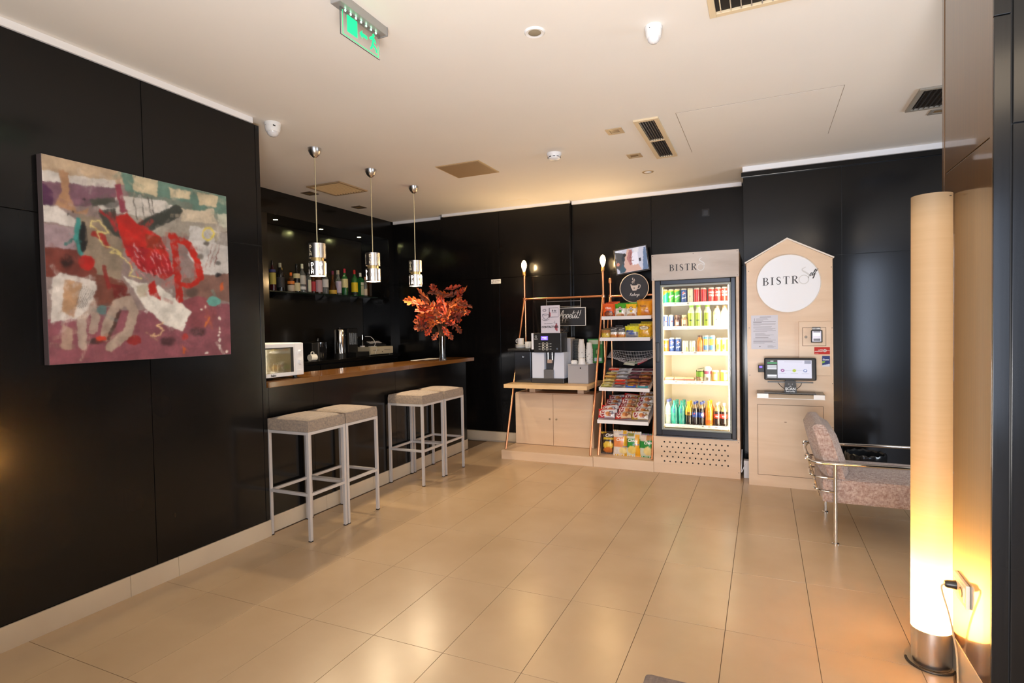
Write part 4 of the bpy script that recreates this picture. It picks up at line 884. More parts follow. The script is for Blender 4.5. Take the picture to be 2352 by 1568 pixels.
t = thing('lid_tube', 'ribbed grey tube of stacked lids standing behind the coffee machine', 'lids', (-1.935, 6.12, 1.026))
pr = [(.0, 0)]
for k in range(9): pr += [(.046, .004+.03*k), (.050, .014+.03*k), (.042, .030+.03*k)]
obj('stack', L(pr+[(0, .275)], 24, (-1.935, 6.12, 1.026)), mat('smoke_plastic', (.06, .065, .065), .3), t, True)

t = thing('hanging_chalkboard', 'black hanging board lettered in white script, half hidden by the white card', 'sign', (-2.11, 6.2, 1.55))
obj('board', B((-2.375, -1.857, 6.19, 6.20, 1.450, 1.655)), BOARD, t)
obj('white_border', B((-2.378, -1.854, 6.188, 6.20, 1.447, 1.453), (-2.378, -1.854, 6.188, 6.20, 1.652, 1.658), (-2.378, -2.372, 6.188, 6.20, 1.453, 1.652), (-1.860, -1.854, 6.188, 6.20, 1.453, 1.652)), CHALK, t)
bm = script('Bon Appetit!', .047, .0062, .2, .92); obj('script_lettering', put(bm, (-2.125, 6.1885, 1.535)), CHALK, t)
wirem = mat('pale_wire', (.65, .63, .60), .4)
for x in (-2.33, -1.915): obj('wire', T([(x, 6.195, 1.655), (x, 6.195, 1.79)], .0022, 6), wirem, t)
obj('wire', T([(-2.33, 6.195, 1.735), (-1.915, 6.195, 1.735)], .0018, 6), wirem, t); obj('wire', T([(-2.33, 6.195, 1.672), (-1.915, 6.195, 1.672)], .0018, 6), wirem, t)

# ================================================================== SNACK RACK
t = rack = thing('snack_rack', 'copper pipe snack rack with white tilted trays on a plywood plinth', 'snack rack', (-1.29, 5.9, 0))
obj('plinth', B((-1.600, -.990, 5.53, 6.34, 0, .105), bev=.001), PLY, t)
for x in (-1.566, -1.018):
    obj('front_post', T([(x, 5.60, .105), (x, 6.19, 1.77)], .0115, 14), COPPER, t, True); obj('rear_post', T([(x, 6.26, .105), (x, 6.22, 1.77)], .0095, 12), COPPER, t, True)
    s = obj('top_pipe', T([(x, 6.20, 1.75), (x, 6.20, 1.93)], .0115, 14), COPPER, t, True); obj('pipe_cap', L([(.013, 1.915), (.018, 1.92), (.018, 1.965), (.012, 1.975), (0, 1.976)], 16, (x, 6.20, 0)), COPPER, s, True)
    obj('joint', B((x-.016, x+.016, 6.178, 6.235, 1.755, 1.787), bev=.006), COPPER, t, True)
obj('crossbar', T([(-1.566, 6.20, 1.77), (-1.018, 6.20, 1.77)], .0115, 14), COPPER, t, True)
TRAYW = mat('white_tray_board', (.80, .77, .76), .5)
TR = {}
for n, y, z, dz in (('1', 5.80, 1.507, .06), ('2', 5.72, 1.285, .07), ('3', 5.66, .772, .13), ('4', 5.58, .448, .15)):
    TR[n] = (y, z, dz); ye = 6.17
    tr = obj('tray', PR([(y, z), (ye, z+dz), (ye, z+dz+.012), (y, z+.012)], (-1.555, 0, 0), (0, 1, 0), (0, 0, 1), .505), TRAYW, t)
    obj('front_lip', B((-1.562, -1.043, y-.012, y, z-.003, z+.033), bev=.001), TRAYW, tr); obj('rear_lip', B((-1.555, -1.050, ye, ye+.01, z+dz, z+dz+.065)), TRAYW, tr)
    for x in (-1.560, -1.050): obj('side_lip', PR([(y, z), (ye, z+dz), (ye, z+dz+.03), (y, z+.03)], (x, 0, 0), (0, 1, 0), (0, 0, 1), .006), TRAYW, tr)

# --- snack packets: pillow bags with printed fronts
def shape(u, v, d, k=0):
    a = np.clip(1-np.abs(2*u-1)**3.2, 0, 1); b = np.clip(np.sin(PI*np.clip((v-.045)/.91, 0, 1)), 0, 1)
    return d/2*a**.55*b**.5+(vnoise(u*7+k, v*9+k, 3)-.5)*.0035*a*b
def bag_parts(w_, h, d, paint, back, k=0, nx=17, ny=25):
    u, v = np.meshgrid(np.linspace(0, 1, nx), np.linspace(0, 1, ny)); u, v = u.ravel(), v.ravel(); n = nx*ny
    pin = 1-.06*np.sin(PI*v)*(1 if h > w_ else .5); X = (u-.5)*w_*pin; Zz = v*h+(np.sin(u*PI)-.5)*-.006*h*(v > .9)
    zig = .0012*np.sin(u*60)*(((v < .03) | (v > .97)).astype(float)); Y = -shape(u, v, d, k)+zig; Y2 = shape(u, v, d, k+5)+zig
    co = np.concatenate([np.stack([X, Y, Zz], 1), np.stack([X, Y2, Zz], 1)]); i = np.arange(n).reshape(ny, nx)
    F = np.stack([i[:-1, :-1], i[:-1, 1:], i[1:, 1:], i[1:, :-1]], -1).reshape(-1, 4); F = np.concatenate([F, F[:, ::-1]+n])
    pc = paint(u, v, w_, h); bc = np.tile(np.array(lin(back)), (n, 1)); bc = np.where((np.abs(u-.5) > .47)[:, None], pc, bc)
    me = bpy.data.meshes.new('packet'); me.from_pydata(co.tolist(), [], F.tolist()); setcol(me, np.concatenate([pc, bc])); me.polygons.foreach_set('use_smooth', [True]*len(me.polygons)); me.update(); return me
BAGS = {}
def bag_kind(key, w_, h, d, paint, back, words=(), k=0):
    me = bag_parts(w_, h, d, paint, back, k); me.materials.append(MC.get('foil_film') or printed('foil_film', .28, coat=.25)); tx = []
    for s in words:
        tm = s[0] if not isinstance(s[0], str) else text(s[0], s[3], shear=.2 if len(s) > 5 else 0, bold=s[3]*.03)
        def f(c, s=s):
            a = s[5] if len(s) > 5 else 0; x = s[1]+c.x*math.cos(a)-c.y*math.sin(a); z = s[2]+c.x*math.sin(a)+c.y*math.cos(a)
            uu, vv = np.array([x/w_+.5]), np.array([z/h]); return Vector((x, -float(shape(uu, vv, d, k)[0])-.0022, z))
        put(tm, 0 and None or (0, 0, 0), f=f); tm.materials.append(mat('print_'+s[4].strip('#'), s[4], .4)) if not tm.materials else None; tx.append(tm)
    BAGS[key] = (me, tx)
def bag(key, name, label, cat, loc, rx=0., rz=0., ry=0., group=None, sc=1.):
    me, tx = BAGS[key]; o = link(bpy.data.objects.new(name, me)); o.location = loc; o.rotation_euler = (rx, ry, rz); o.scale = (sc,)*3; tag(o, label, cat, group)
    for m_ in tx:
        c = link(bpy.data.objects.new('lettering', m_)); c.parent = o
    return o
def P_orange(u, v, w_, h):
    p = Paint(u, v, '#e2581a'); p.ell(.55, .25, .40, .24, '#6a3020').ell(.48, .25, .18, .13, '#8a4a2a').ell(.70, .22, .16, .10, '#b98a6a').rect(0, 1, .95, 1, '#c84a14').rect(0, 1, 0, .04, '#c84a14'); return p.mottle(9, .10).c
def P_granol(top):
    def f(u, v, w_, h):
        p = Paint(u, v, '#e6e1d6'); p.rect(0, 1, .64, 1, top).rect(.38, .66, .34, .5, top).ell(.5, .12, .42, .16, '#cfa070').ell(.75, .15, .16, .11, '#b5724a').ell(.5, .70, .16, .095, '#6a1f1a').ell(.5, .70, .11, .06, '#d9c6c0'); return p.mottle(12, .06).c
    return f
def P_gold(u, v, w_, h):
    p = Paint(u, v, '#d99416'); p.ell(.6, .18, .34, .16, '#c9772a').rect(0, 1, .94, 1, '#b87a12').ell(.72, .3, .18, .12, '#b2621c'); return p.mottle(5, .16).c
def P_nut(u, v, w_, h):
    p = Paint(u, v, '#d9671f'); p.rect(0, 1, .50, 1, '#3b3a3c').rect(0, 1, .34, .58, '#e2ded6').ell(.5, .18, .44, .16, '#c98a4a').rect(0, 1, 0, .05, '#d05a1a'); p.line([(.1, .75), (.9, .85)], .05, '#c8c6c4').line([(.1, .66), (.9, .66)], .04, '#9a989a'); return p.mottle(11, .22).c
def P_nutgold(u, v, w_, h):
    p = Paint(u, v, '#b99a2e'); p.rect(0, 1, .62, 1, '#a06a34').ell(.5, .3, .42, .24, '#d1b248').rect(0, 1, .9, 1, '#5c4c3a'); return p.mottle(13, .28).c
def P_seed(u, v, w_, h):
    p = Paint(u, v, '#8b8a8e'); p.poly([(0, .62), (1, .50), (1, 1), (0, 1)], '#d9d21e').ell(.75, .66, .22, .14, '#c9c83a').rect(0, .06, 0, 1, '#d6d01c').rect(.94, 1, 0, 1, '#d6d01c').line([(.1, .62), (.6, .57)], .08, '#3a4a9a').ell(.5, .38, .20, .12, '#3f5a9a').ell(.5, .18, .4, .12, '#77767c'); return p.mottle(13, .20).c
def P_corn(u, v, w_, h):
    p = Paint(u, v, '#dcaa22'); p.ell(.45, .72, .40, .13, '#e6dcc0').ring(.45, .72, .40, .13, .012, '#7a5a2a').ell(.5, .25, .40, .20, '#cf9a2c').rect(0, 1, 0, .09, '#d8ce20').rect(0, 1, .93, 1, '#c9bc1c'); return p.mottle(11, .2).c
bag_kind('orange', .128, .15, .05, P_orange, '#b8461a', [('Chio', .0, .098, .030, '#f2e6da')])
bag_kind('granola_green', .112, .142, .042, P_granol('#3fa01e'), '#3a8a1e', [('natural', 0, .076, .019, '#26301c')], 2)
bag_kind('granola_yellow', .112, .138, .042, P_granol('#e8b81a'), '#c89c1a', [('natural', 0, .074, .019, '#4a3210')], 3)
bag_kind('gold', .15, .172, .05, P_gold, '#b87a16', [('Taitas', -.01, .108, .028, '#8a4a10')], 4)
bag_kind('nutgold', .094, .10, .035, P_nutgold, '#8a7026', (), 5); bag_kind('nut', .078, .122, .036, P_nut, '#4a4648', (), 6)
bag_kind('seed', .142, .13, .05, P_seed, '#b8b41c', [('Croco', -.02, .078, .026, '#2f3f8a', .1)], 7); bag_kind('corn', .13, .148, .05, P_corn, '#c09018', [('Nutline', -.006, .107, .017, '#6a4a20')], 8)
y, z, dz = TR['1']; zf = lambda n, yy: TR[n][1]+.0135+TR[n][2]*(yy-TR[n][0])/(6.17-TR[n][0])
for key, nm, lab, cat, x, yy, n, rz in (('orange', 'snack_bag', 'orange snack bag with white lettering at the front of the top tray', 'snack bag', -1.498, 5.845, '1', .04), ('orange', 'snack_bag', 'orange snack bag standing second behind another orange bag on the top tray', 'snack bag', -1.488, 5.92, '1', -.05),
        ('orange', 'snack_bag', 'orange snack bag standing third, farthest back on the top tray', 'snack bag', -1.475, 5.99, '1', .02),
        ('granola_green', 'granola_bag', 'white and green granola bag at the front of the top tray', 'granola bag', -1.373, 5.845, '1', .0), ('granola_green', 'granola_bag', 'white and green granola bag hidden behind the first green one', 'granola bag', -1.36, 5.92, '1', .03),
        ('granola_yellow', 'granola_bag', 'white and yellow granola bag at the front of the top tray', 'granola bag', -1.257, 5.84, '1', -.02), ('granola_green', 'granola_bag', 'white and green granola bag behind the yellow granola bag', 'granola bag', -1.25, 5.93, '1', .0),
        ('gold', 'snack_bag', 'golden yellow snack bag at the front end of the top tray by the fridge', 'snack bag', -1.124, 5.85, '1', .05), ('gold', 'snack_bag', 'golden yellow snack bag behind the front golden one on the top tray', 'snack bag', -1.125, 5.935, '1', -.03),
        ('nutgold', 'nut_bag', 'small gold nut packet at the front of the second tray', 'nut bag', -1.512, 5.765, '2', .03), ('nutgold', 'nut_bag', 'small gold nut packet behind the front gold nut packet', 'nut bag', -1.508, 5.83, '2', .0),
        ('nut', 'nut_bag', 'black, white and orange nut packet beside the small gold packet', 'nut bag', -1.425, 5.765, '2', -.04), ('nut', 'nut_bag', 'black, white and orange nut packet beside the yellow and grey packet', 'nut bag', -1.343, 5.765, '2', .05), ('nut', 'nut_bag', 'black, white and orange nut packet standing farther back on the second tray', 'nut bag', -1.39, 5.86, '2', .1),
        ('seed', 'seed_bag', 'yellow and grey snack packet at the front of the second tray', 'snack bag', -1.235, 5.76, '2', .02), ('seed', 'seed_bag', 'yellow and grey snack packet second from the front on the second tray', 'snack bag', -1.23, 5.84, '2', .0), ('seed', 'seed_bag', 'yellow and grey snack packet third from the front on the second tray', 'snack bag', -1.222, 5.92, '2', -.04),
        ('corn', 'corn_snack_bag', 'yellow corn snack bag at the front of the second tray by the fridge', 'snack bag', -1.105, 5.765, '2', .04), ('corn', 'corn_snack_bag', 'yellow corn snack bag second from the front by the fridge', 'snack bag', -1.10, 5.85, '2', -.02), ('corn', 'corn_snack_bag', 'yellow corn snack bag farthest back by the fridge', 'snack bag', -1.11, 5.93, '2', .03)):
    bag(key, nm, lab, cat, (x, yy, zf(n, yy)), -.06, rz)

def P_bar(c1, c2, c3):
    def f(u, v, w_, h):
        p = Paint(u, v, c1); p.rect(.28, .74, .25, .8, c2).line([(.1, .5), (.9, .55)], .16, c3).rect(0, .05, 0, 1, c2).rect(.95, 1, 0, 1, c2); return p.mottle(8, .18).c
    return f
BARC = {'olive': ('#8f8a3c', '#cfc9a6', '#5a6a2a'), 'slate': ('#5f6470', '#8a8e98', '#3e424c'), 'blue': ('#2f63b5', '#d0b22a', '#c63426'), 'teal': ('#2f8f9c', '#e2ddd8', '#d0605a'), 'beige': ('#b7a05c', '#d6cba2', '#7a6a34'), 'red': ('#c2301e', '#d05a3c', '#ead6c8'),
        'brown': ('#8a4a24', '#c99a44', '#5a2a16'), 'copper': ('#7a3f2c', '#b07a5a', '#4a241a'), 'silver': ('#9a9ca4', '#d4d6dc', '#55565e'), 'plum': ('#5a2f3c', '#8a5a62', '#341a24'), 'gold': ('#b98a3a', '#d9bd7c', '#6a4a1c')}
for n, c in BARC.items(): bag_kind('bar_'+n, .118, .052, .022, P_bar(*c), c[0], (), hash(n) % 7)
tilt = lambda n: math.atan2(TR[n][2], 6.17-TR[n][0])
row = (('olive', 'slate', 'blue', 'teal'), ('beige', 'red', 'brown', 'copper'), ('gold', 'silver', 'plum', 'brown'), ('beige', 'silver', 'plum', 'copper'), ('red', 'silver', 'plum', 'plum'))
desc = {'olive': 'olive green', 'slate': 'slate grey', 'blue': 'blue, red and yellow', 'teal': 'teal and white', 'beige': 'beige and gold', 'red': 'red', 'brown': 'brown and gold', 'copper': 'copper brown', 'silver': 'silver foil', 'plum': 'plum purple', 'gold': 'matt gold'}
rn = ('front row', 'second row', 'third row', 'fourth row', 'rear row'); cn = ('outermost by the copper post', 'second from the copper post', 'second from the fridge', 'nearest the fridge')
for r_ in range(5):
    for c_ in range(4):
        for lay in range(2 if r_ else 1):
            k = row[r_][c_]; yy = 5.705+.078*r_+R.uniform(-.004, .004); x = -1.492+.124*c_+R.uniform(-.005, .005)
            zz = zf('3', yy)+.012+.020*lay+(.012*r_ if lay else 0)
            bag('bar_'+k, 'snack_bar', f'{desc[k]} snack bar, {rn[r_]} of third tray, {cn[c_]}'+(', upper' if lay else (', lower' if r_ else '')), 'snack bar', (x, yy-.026, zz), -PI/2+tilt('3')+R.uniform(.05, .25), R.uniform(-.12, .12), 0, 'snack bars on the third tray')
def P_crois(c1, c2, c3):
    def f(u, v, w_, h):
        p = Paint(u, v, c2); p.poly([(0, 0), (.42, 0), (.30, 1), (0, 1)], c1).ell(.28, .5, .17, .34, '#8a1420').ring(.28, .5, .17, .34, .02, '#ead8d4').ell(.62, .42, .14, .24, '#c9824a').ell(.74, .36, .10, .20, '#8a4a26').ell(.88, .5, .06, .16, c3).rect(0, 1, .93, 1, c1).rect(0, 1, 0, .06, c3); return p.mottle(7, .12).c
    return f
for n, c in (('red', ('#c21a22', '#dad5d4', '#5a5a70')), ('hazel', ('#b81c20', '#d2b18c', '#7a4a2a')), ('gold', ('#a9832c', '#e0d9cf', '#8a6a30'))):
    bag_kind('crois_'+n, .172, .098, .055, P_crois(*c), c[0], [('7', -.0385, .050, .052, '#f0e4e0', .0), ('DAYS', -.026, .040, .014, '#f0e4e0'), ('MAX', .05, .064, .018, '#3a3450', .0)], len(n))
for c_, (n, d) in enumerate((('red', 'red and white'), ('hazel', 'red and hazelnut brown'), ('gold', 'gold and white'))):
    for r_ in range(5):
        yy = 5.625+.095*r_; x = -1.472+.165*c_+R.uniform(-.008, .008); zz = zf('4', yy)+.02+(.016*r_ if c_ == 2 else .005*r_)
        bag('crois_'+n, 'croissant_packet', f'{d} croissant packet on the lowest tray, '+('front', 'second', 'third', 'fourth', 'rearmost')[r_]+' of its column', 'croissant packet', (x, yy-.01, zz), -.66+R.uniform(-.28, .28), R.uniform(-.16, .16), R.uniform(-.14, .14), 'croissant packets on the lowest tray')
def P_chips(k):
    def f(u, v, w_, h):
        if k == 0:
            p = Paint(u, v, '#2e2018'); p.poly([(0, .88), (.5, .97), (.5, 1), (0, 1)], '#d9a51c').ell(.55, .40, .36, .18, '#e0b83a').ell(.70, .42, .2, .08, '#eed068').ell(.55, .18, .32, .13, '#c8702a').rect(.2, 1, .66, .72, '#c9a21c').rect(.1, .9, .03, .06, '#6a6058')
        elif k == 1:
            p = Paint(u, v, '#e08a52'); p.rect(0, 1, .74, 1, '#dccfc4').rect(0, 1, 0, .36, '#dfd6cc').poly([(.78, 0), (1, 0), (1, 1), (.74, 1)], '#d9a41e').ell(.72, .22, .24, .14, '#e6cf8e').rect(.5, 1, .80, .84, '#6a6a9a').rect(.74, 1, .37, .40, '#7a7a9a')
        elif k == 2:
            p = Paint(u, v, '#2f8f3e'); p.rect(0, 1, .74, 1, '#d6d6cc').rect(0, 1, 0, .34, '#cfd6c6').poly([(.62, 0), (.95, 0), (.92, .90), (.60, .90)], '#e8a61e').ell(.38, .28, .30, .17, '#e2c66a').rect(.5, .95, .46, .50, '#8a8aa0').rect(.05, .5, .80, .92, '#8a8a3a')
        else:
            p = Paint(u, v, '#2a8a3a'); p.poly([(0, .72), (.6, .66), (.62, 1), (0, 1)], '#dccab8').rect(0, 1, 0, .38, '#cdd4c0').ell(.66, .28, .32, .18, '#e6cf86').rect(.55, 1, .74, .92, '#b8844a').rect(0, 1, .95, 1, '#7a5a8a')
        return p.mottle(9, .10).c
    return f
for k, (wd, hh) in enumerate(((.150, .232), (.152, .262), (.150, .252), (.148, .240))):
    bag_kind('chips%d' % k, wd, hh, .075, P_chips(k), ('#2e2018', '#d9a41e', '#e8a61e', '#2a8a3a')[k], (((('Chio', .018, .195, .042, '#f2ece6', .15), ('POPCORN', .012, .162, .020, '#d9b81c')), (('Chio', .006, .170, .040, '#f4ece6', .1),), (('Chio', -.02, .165, .040, '#f4ece6', .1),), (('Chio', .02, .150, .038, '#f4ece6', .1),))[k]), 11+k)
    bag('chips%d' % k, 'chips_bag', ('black and yellow popcorn chips bag standing on the rack plinth', 'orange and yellow chips bag with white script on the rack plinth', 'green chips bag with a broad orange stripe on the rack plinth', 'green and white chips bag on the rack plinth by the fridge')[k], 'chips bag',
        ((-1.490, -1.348, -1.210, -1.085)[k], (5.70, 5.66, 5.665, 5.67)[k], .106), (-.10, -.04, -.08, -.06)[k], (.04, -.05, .05, -.08)[k])

# --- hammock net
t = thing('net_hammock', 'white string net slung like a hammock between the copper posts', 'net', (-1.30, 6.08, 1.1))
def net(s, q):
    x = -1.560+.525*s; yb = 5.965+.25*q; e = math.sin(PI*s)
    return Vector((x, yb*1 + (6.09-yb)*(.15*(1-e)), 1.098+.068*q-.105*e**1.0*(1-(2*q-1)**2*.85)*(1 if q < .75 else 1.2-.2)))
bm = bmesh.new()
for i in range(11): T([net(s/18, i/10) for s in range(19)], .0014 if i in (0, 10) else .0011, 4, bm, False)
for s in range(1, 30): T([net(s/30, i/8) for i in range(9)], .0010, 4, bm, False)
obj('netting', bm, mat('white_cord', (.72, .68, .68), .8), t, kind='stuff')
for x0, x1_, s in ((-1.566, -1.56, 0), (-1.035, -1.018, 1)):
    obj('tie_cord', T([(x0 if s == 0 else x1_, 5.96, 1.098), (x1_ if s == 0 else x0, 5.965, 1.098)], .0015, 5), MC['white_cord'], t)
def P_green(u, v, w_, h): return Paint(u, v, '#3f7a3e').rect(.2, .8, .3, .8, '#dfe2d6').mottle(8, .2).c
def P_pink(u, v, w_, h): return Paint(u, v, '#b0283c').rect(.2, .8, .3, .7, '#e0c4c8').mottle(8, .2).c
def P_pale(u, v, w_, h): return Paint(u, v, '#c9cdb6').rect(.1, .9, .3, .6, '#e6e6dc').mottle(8, .15).c
for n, f_, c in (('green', P_green, '#3f7a3e'), ('pink', P_pink, '#b0283c'), ('pale', P_pale, '#c9cdb6')): bag_kind('net_'+n, .12, .07, .022, f_, c, (), 3)
bag('net_green', 'sweet_packet', 'green sweet packet lying in the white net', 'sweet packet', (-1.31, 6.07, 1.022), -1.2, .1, .05); bag('net_pink', 'sweet_packet', 'crimson sweet packet lying in the white net by the fridge', 'sweet packet', (-1.19, 6.07, 1.035), -1.2, .1, -.45); bag('net_pale', 'sweet_packet', 'pale sweet packet at the bottom of the white net', 'sweet packet', (-1.33, 6.02, 1.012), -1.25, .0, .12)

# --- round chalk sign and the small monitor
t = thing('round_chalk_sign', 'round black sign with a chalk coffee cup above the snack rack', 'sign', (-1.292, 6.17, 1.848))
o0 = (-1.292, 6.170, 1.848); obj('disc', PR(circ(.158, 48), o0, *FRONT, -.012), BOARD, t)
bm = bmesh.new(); T([(o0[0]+.156*math.cos(2*PI*q/48), 6.168, o0[2]+.156*math.sin(2*PI*q/48)) for q in range(49)], .0042, 6, bm, False); obj('pale_rim', bm, mat('pale_wood_rim', (.72, .62, .52), .6), t, True)
bm = PR([(-.042, .040), (-.036, .005), (-.018, -.030), (.022, -.030), (.040, .005), (.046, .040)], (o0[0]+.004, 6.1565, o0[2]+.002), *FRONT, -.0006); obj('cup_drawing', bm, mat('chalk_cream', (.66, .60, .55), .8), t)
obj('cup_drawing', put(RB([([(.046, .03), (.068, .028), (.062, -.004), (.034, -.012)], .007), ([(-.012, .05), (-.020, .065), (-.004, .080), (-.016, .098), (-.008, .112)], .006), ([(.004, .05), (-.002, .066), (.010, .080), (.002, .100)], .005)]), (o0[0], 6.1565, o0[2]+.002)), mat('chalk_cream', (.66, .60, .55), .8), t)
obj('cup_opening', PR(circ(.036, 24, 0, .036, .008), (o0[0]+.006, 6.1562, o0[2]), *FRONT, -.0004), BOARD, t); obj('cup_letter', put(text('D', .022, bold=.001), (o0[0]+.004, 6.1555, o0[2]-.002)), INK, t)
obj('script_lettering', put(script('Recharge', .0165, .0026, .3, .95), (o0[0]+.004, 6.156, o0[2]-.085)), CHALK, t)
t = thing('wall_monitor', 'small tilted black monitor showing a camera view above the round sign', 'monitor', (-1.33, 6.26, 2.166))
MR = Matrix.Translation((-1.332, 6.235, 2.166)) @ Matrix.Rotation(.06, 4, 'Z') @ Matrix.Rotation(-.13, 4, 'Y') @ Matrix.Rotation(-.10, 4, 'X')
def mv(bm):
    if isinstance(bm, bpy.types.Mesh): bm.transform(MR)
    else: bm.transform(MR)
    return bm
obj('housing', mv(B((-.187, .187, 0, .035, -.146, .146), bev=.004)), BLACK, t)
def cctv(u, v):
    p = Paint(u, v, '#b8b4c0', .02, 8); p.poly([(0, .95), (.34, .8), (.26, .45), (.22, .0), (0, .25)], '#3c3f46').poly([(.28, .55), (.4, .98), (.5, .98), (.62, .5), (.8, .0), (.22, 0)], '#c39a8c').poly([(.36, .55), (.46, .95), (.56, .95), (.56, .3), (.44, .3)], '#a26a68').poly([(.5, .45), (.55, .8), (.72, .8), (.72, .28), (.52, .28)], '#d6cfd8')
    p.poly([(.82, 0), (.92, .95), (1, .95), (1, 0)], '#5d6f8c').rect(.74, .80, .38, .52, '#23252c').poly([(.62, .8), (.75, .8), (.78, 1), (.58, 1)], '#cfc8cc').ell(.25, .6, .06, .12, '#22303c').ell(.3, .75, .05, .08, '#1d2026').poly([(.08, .15), (.2, .4), (.3, .1), (.2, .0), (.1, .0)], '#2f4b5a').ell(.06, .4, .05, .08, '#c27c6c').line([(.44, .3), (.5, .9)], .015, '#7a4440').line([(.40, .6), (.58, .62)], .015, '#7a4440').line([(.42, .45), (.58, .46)], .015, '#7a4440').rect(.02, .22, .92, .95, '#e8e8f0'); return p.c
scm = bpy.data.materials.new('screen_picture'); scm.use_nodes = True; bs = scm.node_tree.nodes['Principled BSDF']; at = scm.node_tree.nodes.new('ShaderNodeAttribute'); at.attribute_name = 'Col'
bs.inputs['Base Color'].default_value = (.01, .01, .01, 1); bs.inputs['Roughness'].default_value = .15; scm.node_tree.links.new(at.outputs['Color'], bs.inputs['Emission Color']); bs.inputs['Emission Strength'].default_value = 1.15
obj('screen', mv(flat(60, 48, (-.172, -.001, -.131), .344, .262, cctv, name='screen')), scm, t)
obj('wall_arm', B((-1.36, -1.30, 6.27, 6.40, 2.13, 2.20), bev=.004), BLACK, t)

# ================================================================== DRINKS FRIDGE
fr = t = thing('drinks_fridge', 'lit glass door drinks fridge in a plywood surround with a logo header', 'fridge', (-.595, 5.9, 0))
PH = grain('weathered_plywood', (.46, .38, .32), (.62, .54, .47), .55, (1.5, 1.5, 4), 1.6, 6, .5)
obj('side_panel', B((-.987, -.963, 5.548, 6.36, 0, 2.118)), PLY, t); obj('side_panel', B((-.227, -.203, 5.548, 6.36, 0, 2.118)), PLY, t)
obj('top_panel', B((-.963, -.227, 5.56, 6.36, 2.095, 2.118)), PLY, t)
hd = obj('header_panel', B((-.989, -.201, 5.535, 5.560, 1.870, 2.121), bev=.0015), PH, t)
sb_, wd = serif('BISTR', .062, .08)
obj('lettering', put(sb_, (-.823, 5.5335, 1.953)), INK, hd); em, _ = emblem(1); scale_bm(em, .115); obj('emblem', put(em, (-.823+wd-.012, 5.5335, 1.945)), mat('white_emblem', (.74, .72, .70), .5), hd)
bp = obj('base_panel', B((-.989, -.201, 5.535, 5.560, 0, .360), bev=.0015), PLY, t)
bm = bmesh.new()
for j in range(5):
    for i in range(12 + (0 if j % 2 else 1) - 1 + (1 if j % 2 else 0)):
        x = -.905+.0525*i+(-.026 if j % 2 else 0)+(0); PR(circ(.0075, 14), (x+.02, 5.5348, .305-.047*j), *FRONT, .0014, bm)
obj('vent_holes', bm, DUCT, bp, kind='stuff')
bm = bmesh.new()
for x, z in ((-.975, 2.105), (-.6, 2.108), (-.215, 2.105), (-.975, 1.885), (-.215, 1.885), (-.215, .06), (-.215, .34)): PR(circ(.004, 8), (x, 5.5348, z), *FRONT, -.0006, bm)
obj('screws', bm, mat('dark_screw', (.12, .10, .08), .4, .8), hd, kind='stuff')
INT = mat('fridge_liner', (.84, .74, .56), .5)
obj('liner', B((-.93, -.905, 5.56, 6.22, .39, 1.85), (-.272, -.25, 5.56, 6.22, .39, 1.85), (-.93, -.25, 6.20, 6.25, .39, 1.85), (-.905, -.272, 5.56, 6.20, 1.835, 1.85), (-.905, -.272, 5.56, 6.20, .39, .415)), INT, t)
dr = obj('door_frame', B((-.958, -.905, 5.515, 5.545, .372, 1.866), (-.272, -.231, 5.515, 5.545, .372, 1.866), (-.905, -.272, 5.515, 5.545, 1.822, 1.866), (-.905, -.272, 5.515, 5.545, .372, .425), bev=.006), mat('black_door_metal', (.025, .025, .028), .25, .4), t)
obj('glass_pane', B((-.906, -.271, 5.527, 5.532, .424, 1.823)), THIN, dr)
obj('handle', B((-.950, -.918, 5.492, 5.516, 1.08, 1.27), bev=.006), BLACK, dr)
obj('inner_gasket', B((-.905, -.888, 5.533, 5.545, .425, 1.822), (-.289, -.272, 5.533, 5.545, .425, 1.822), (-.888, -.289, 5.533, 5.545, 1.805, 1.822), (-.888, -.289, 5.533, 5.545, .425, .44)), mat('grey_gasket', (.42, .40, .34), .5), dr)
obj('lower_trim', B((-.963, -.227, 5.52, 5.56, .3605, .371)), BLACKG, t)
LT = mat('led_strip_white', (1, 1, .95), .4, emit=11, ecol=(1, .93, .78)); LT2 = mat('led_strip_soft', (1, 1, .95), .4, emit=2, ecol=(1, .93, .74))
obj('light_strip', B((-.300, -.274, 5.565, 5.59, .45, 1.80)), LT, t, label='bright vertical light strip by the hinge side'); obj('light_strip', B((-.904, -.892, 5.565, 5.58, .45, 1.80)), LT2, t, label='soft vertical light strip by the handle side')
for x, xt, pw in ((-.31, -.7, 6.5), (-.885, -.5, 3.5)):
    area('fridge_light', (x, 5.60, 1.12), (xt, 5.98, 1.1), .03, 1.3, pw, (1, .88, .64))
SH = {'1': 1.645, '2': 1.412, '3': 1.165, '4': .880, '5': .452}
def strip(seed):
    def f(u, v):
        p = Paint(u, v, '#e6e0da'); rr = random.Random(seed)
        for k in range(9):
            x = .05+k*.105; p.rect(x, x+.09, .12, .9, '#f2eeea')
            p.rect(x+.01, x+rr.uniform(.03, .07), .2, .4, '#8a8480', .7)
            if rr.random() < .4: p.rect(x+.01, x+.05, .5, .8, rr.choice(['#a83a3a', '#3a3a3a', '#8a6a5a']), .8)
        return p.c
    return f
for k, zz in SH.items():
    s = obj('shelf', B((-.903, -.30, 5.665, 6.18, zz-.010, zz)), mat('white_wire_shelf', (.82, .80, .74), .4), t)
    obj('price_strip', flat(90, 8, (-.895, 5.655, zz-.022), .585, .034, strip(int(k)), name='price_strip'), PRINTM, s)

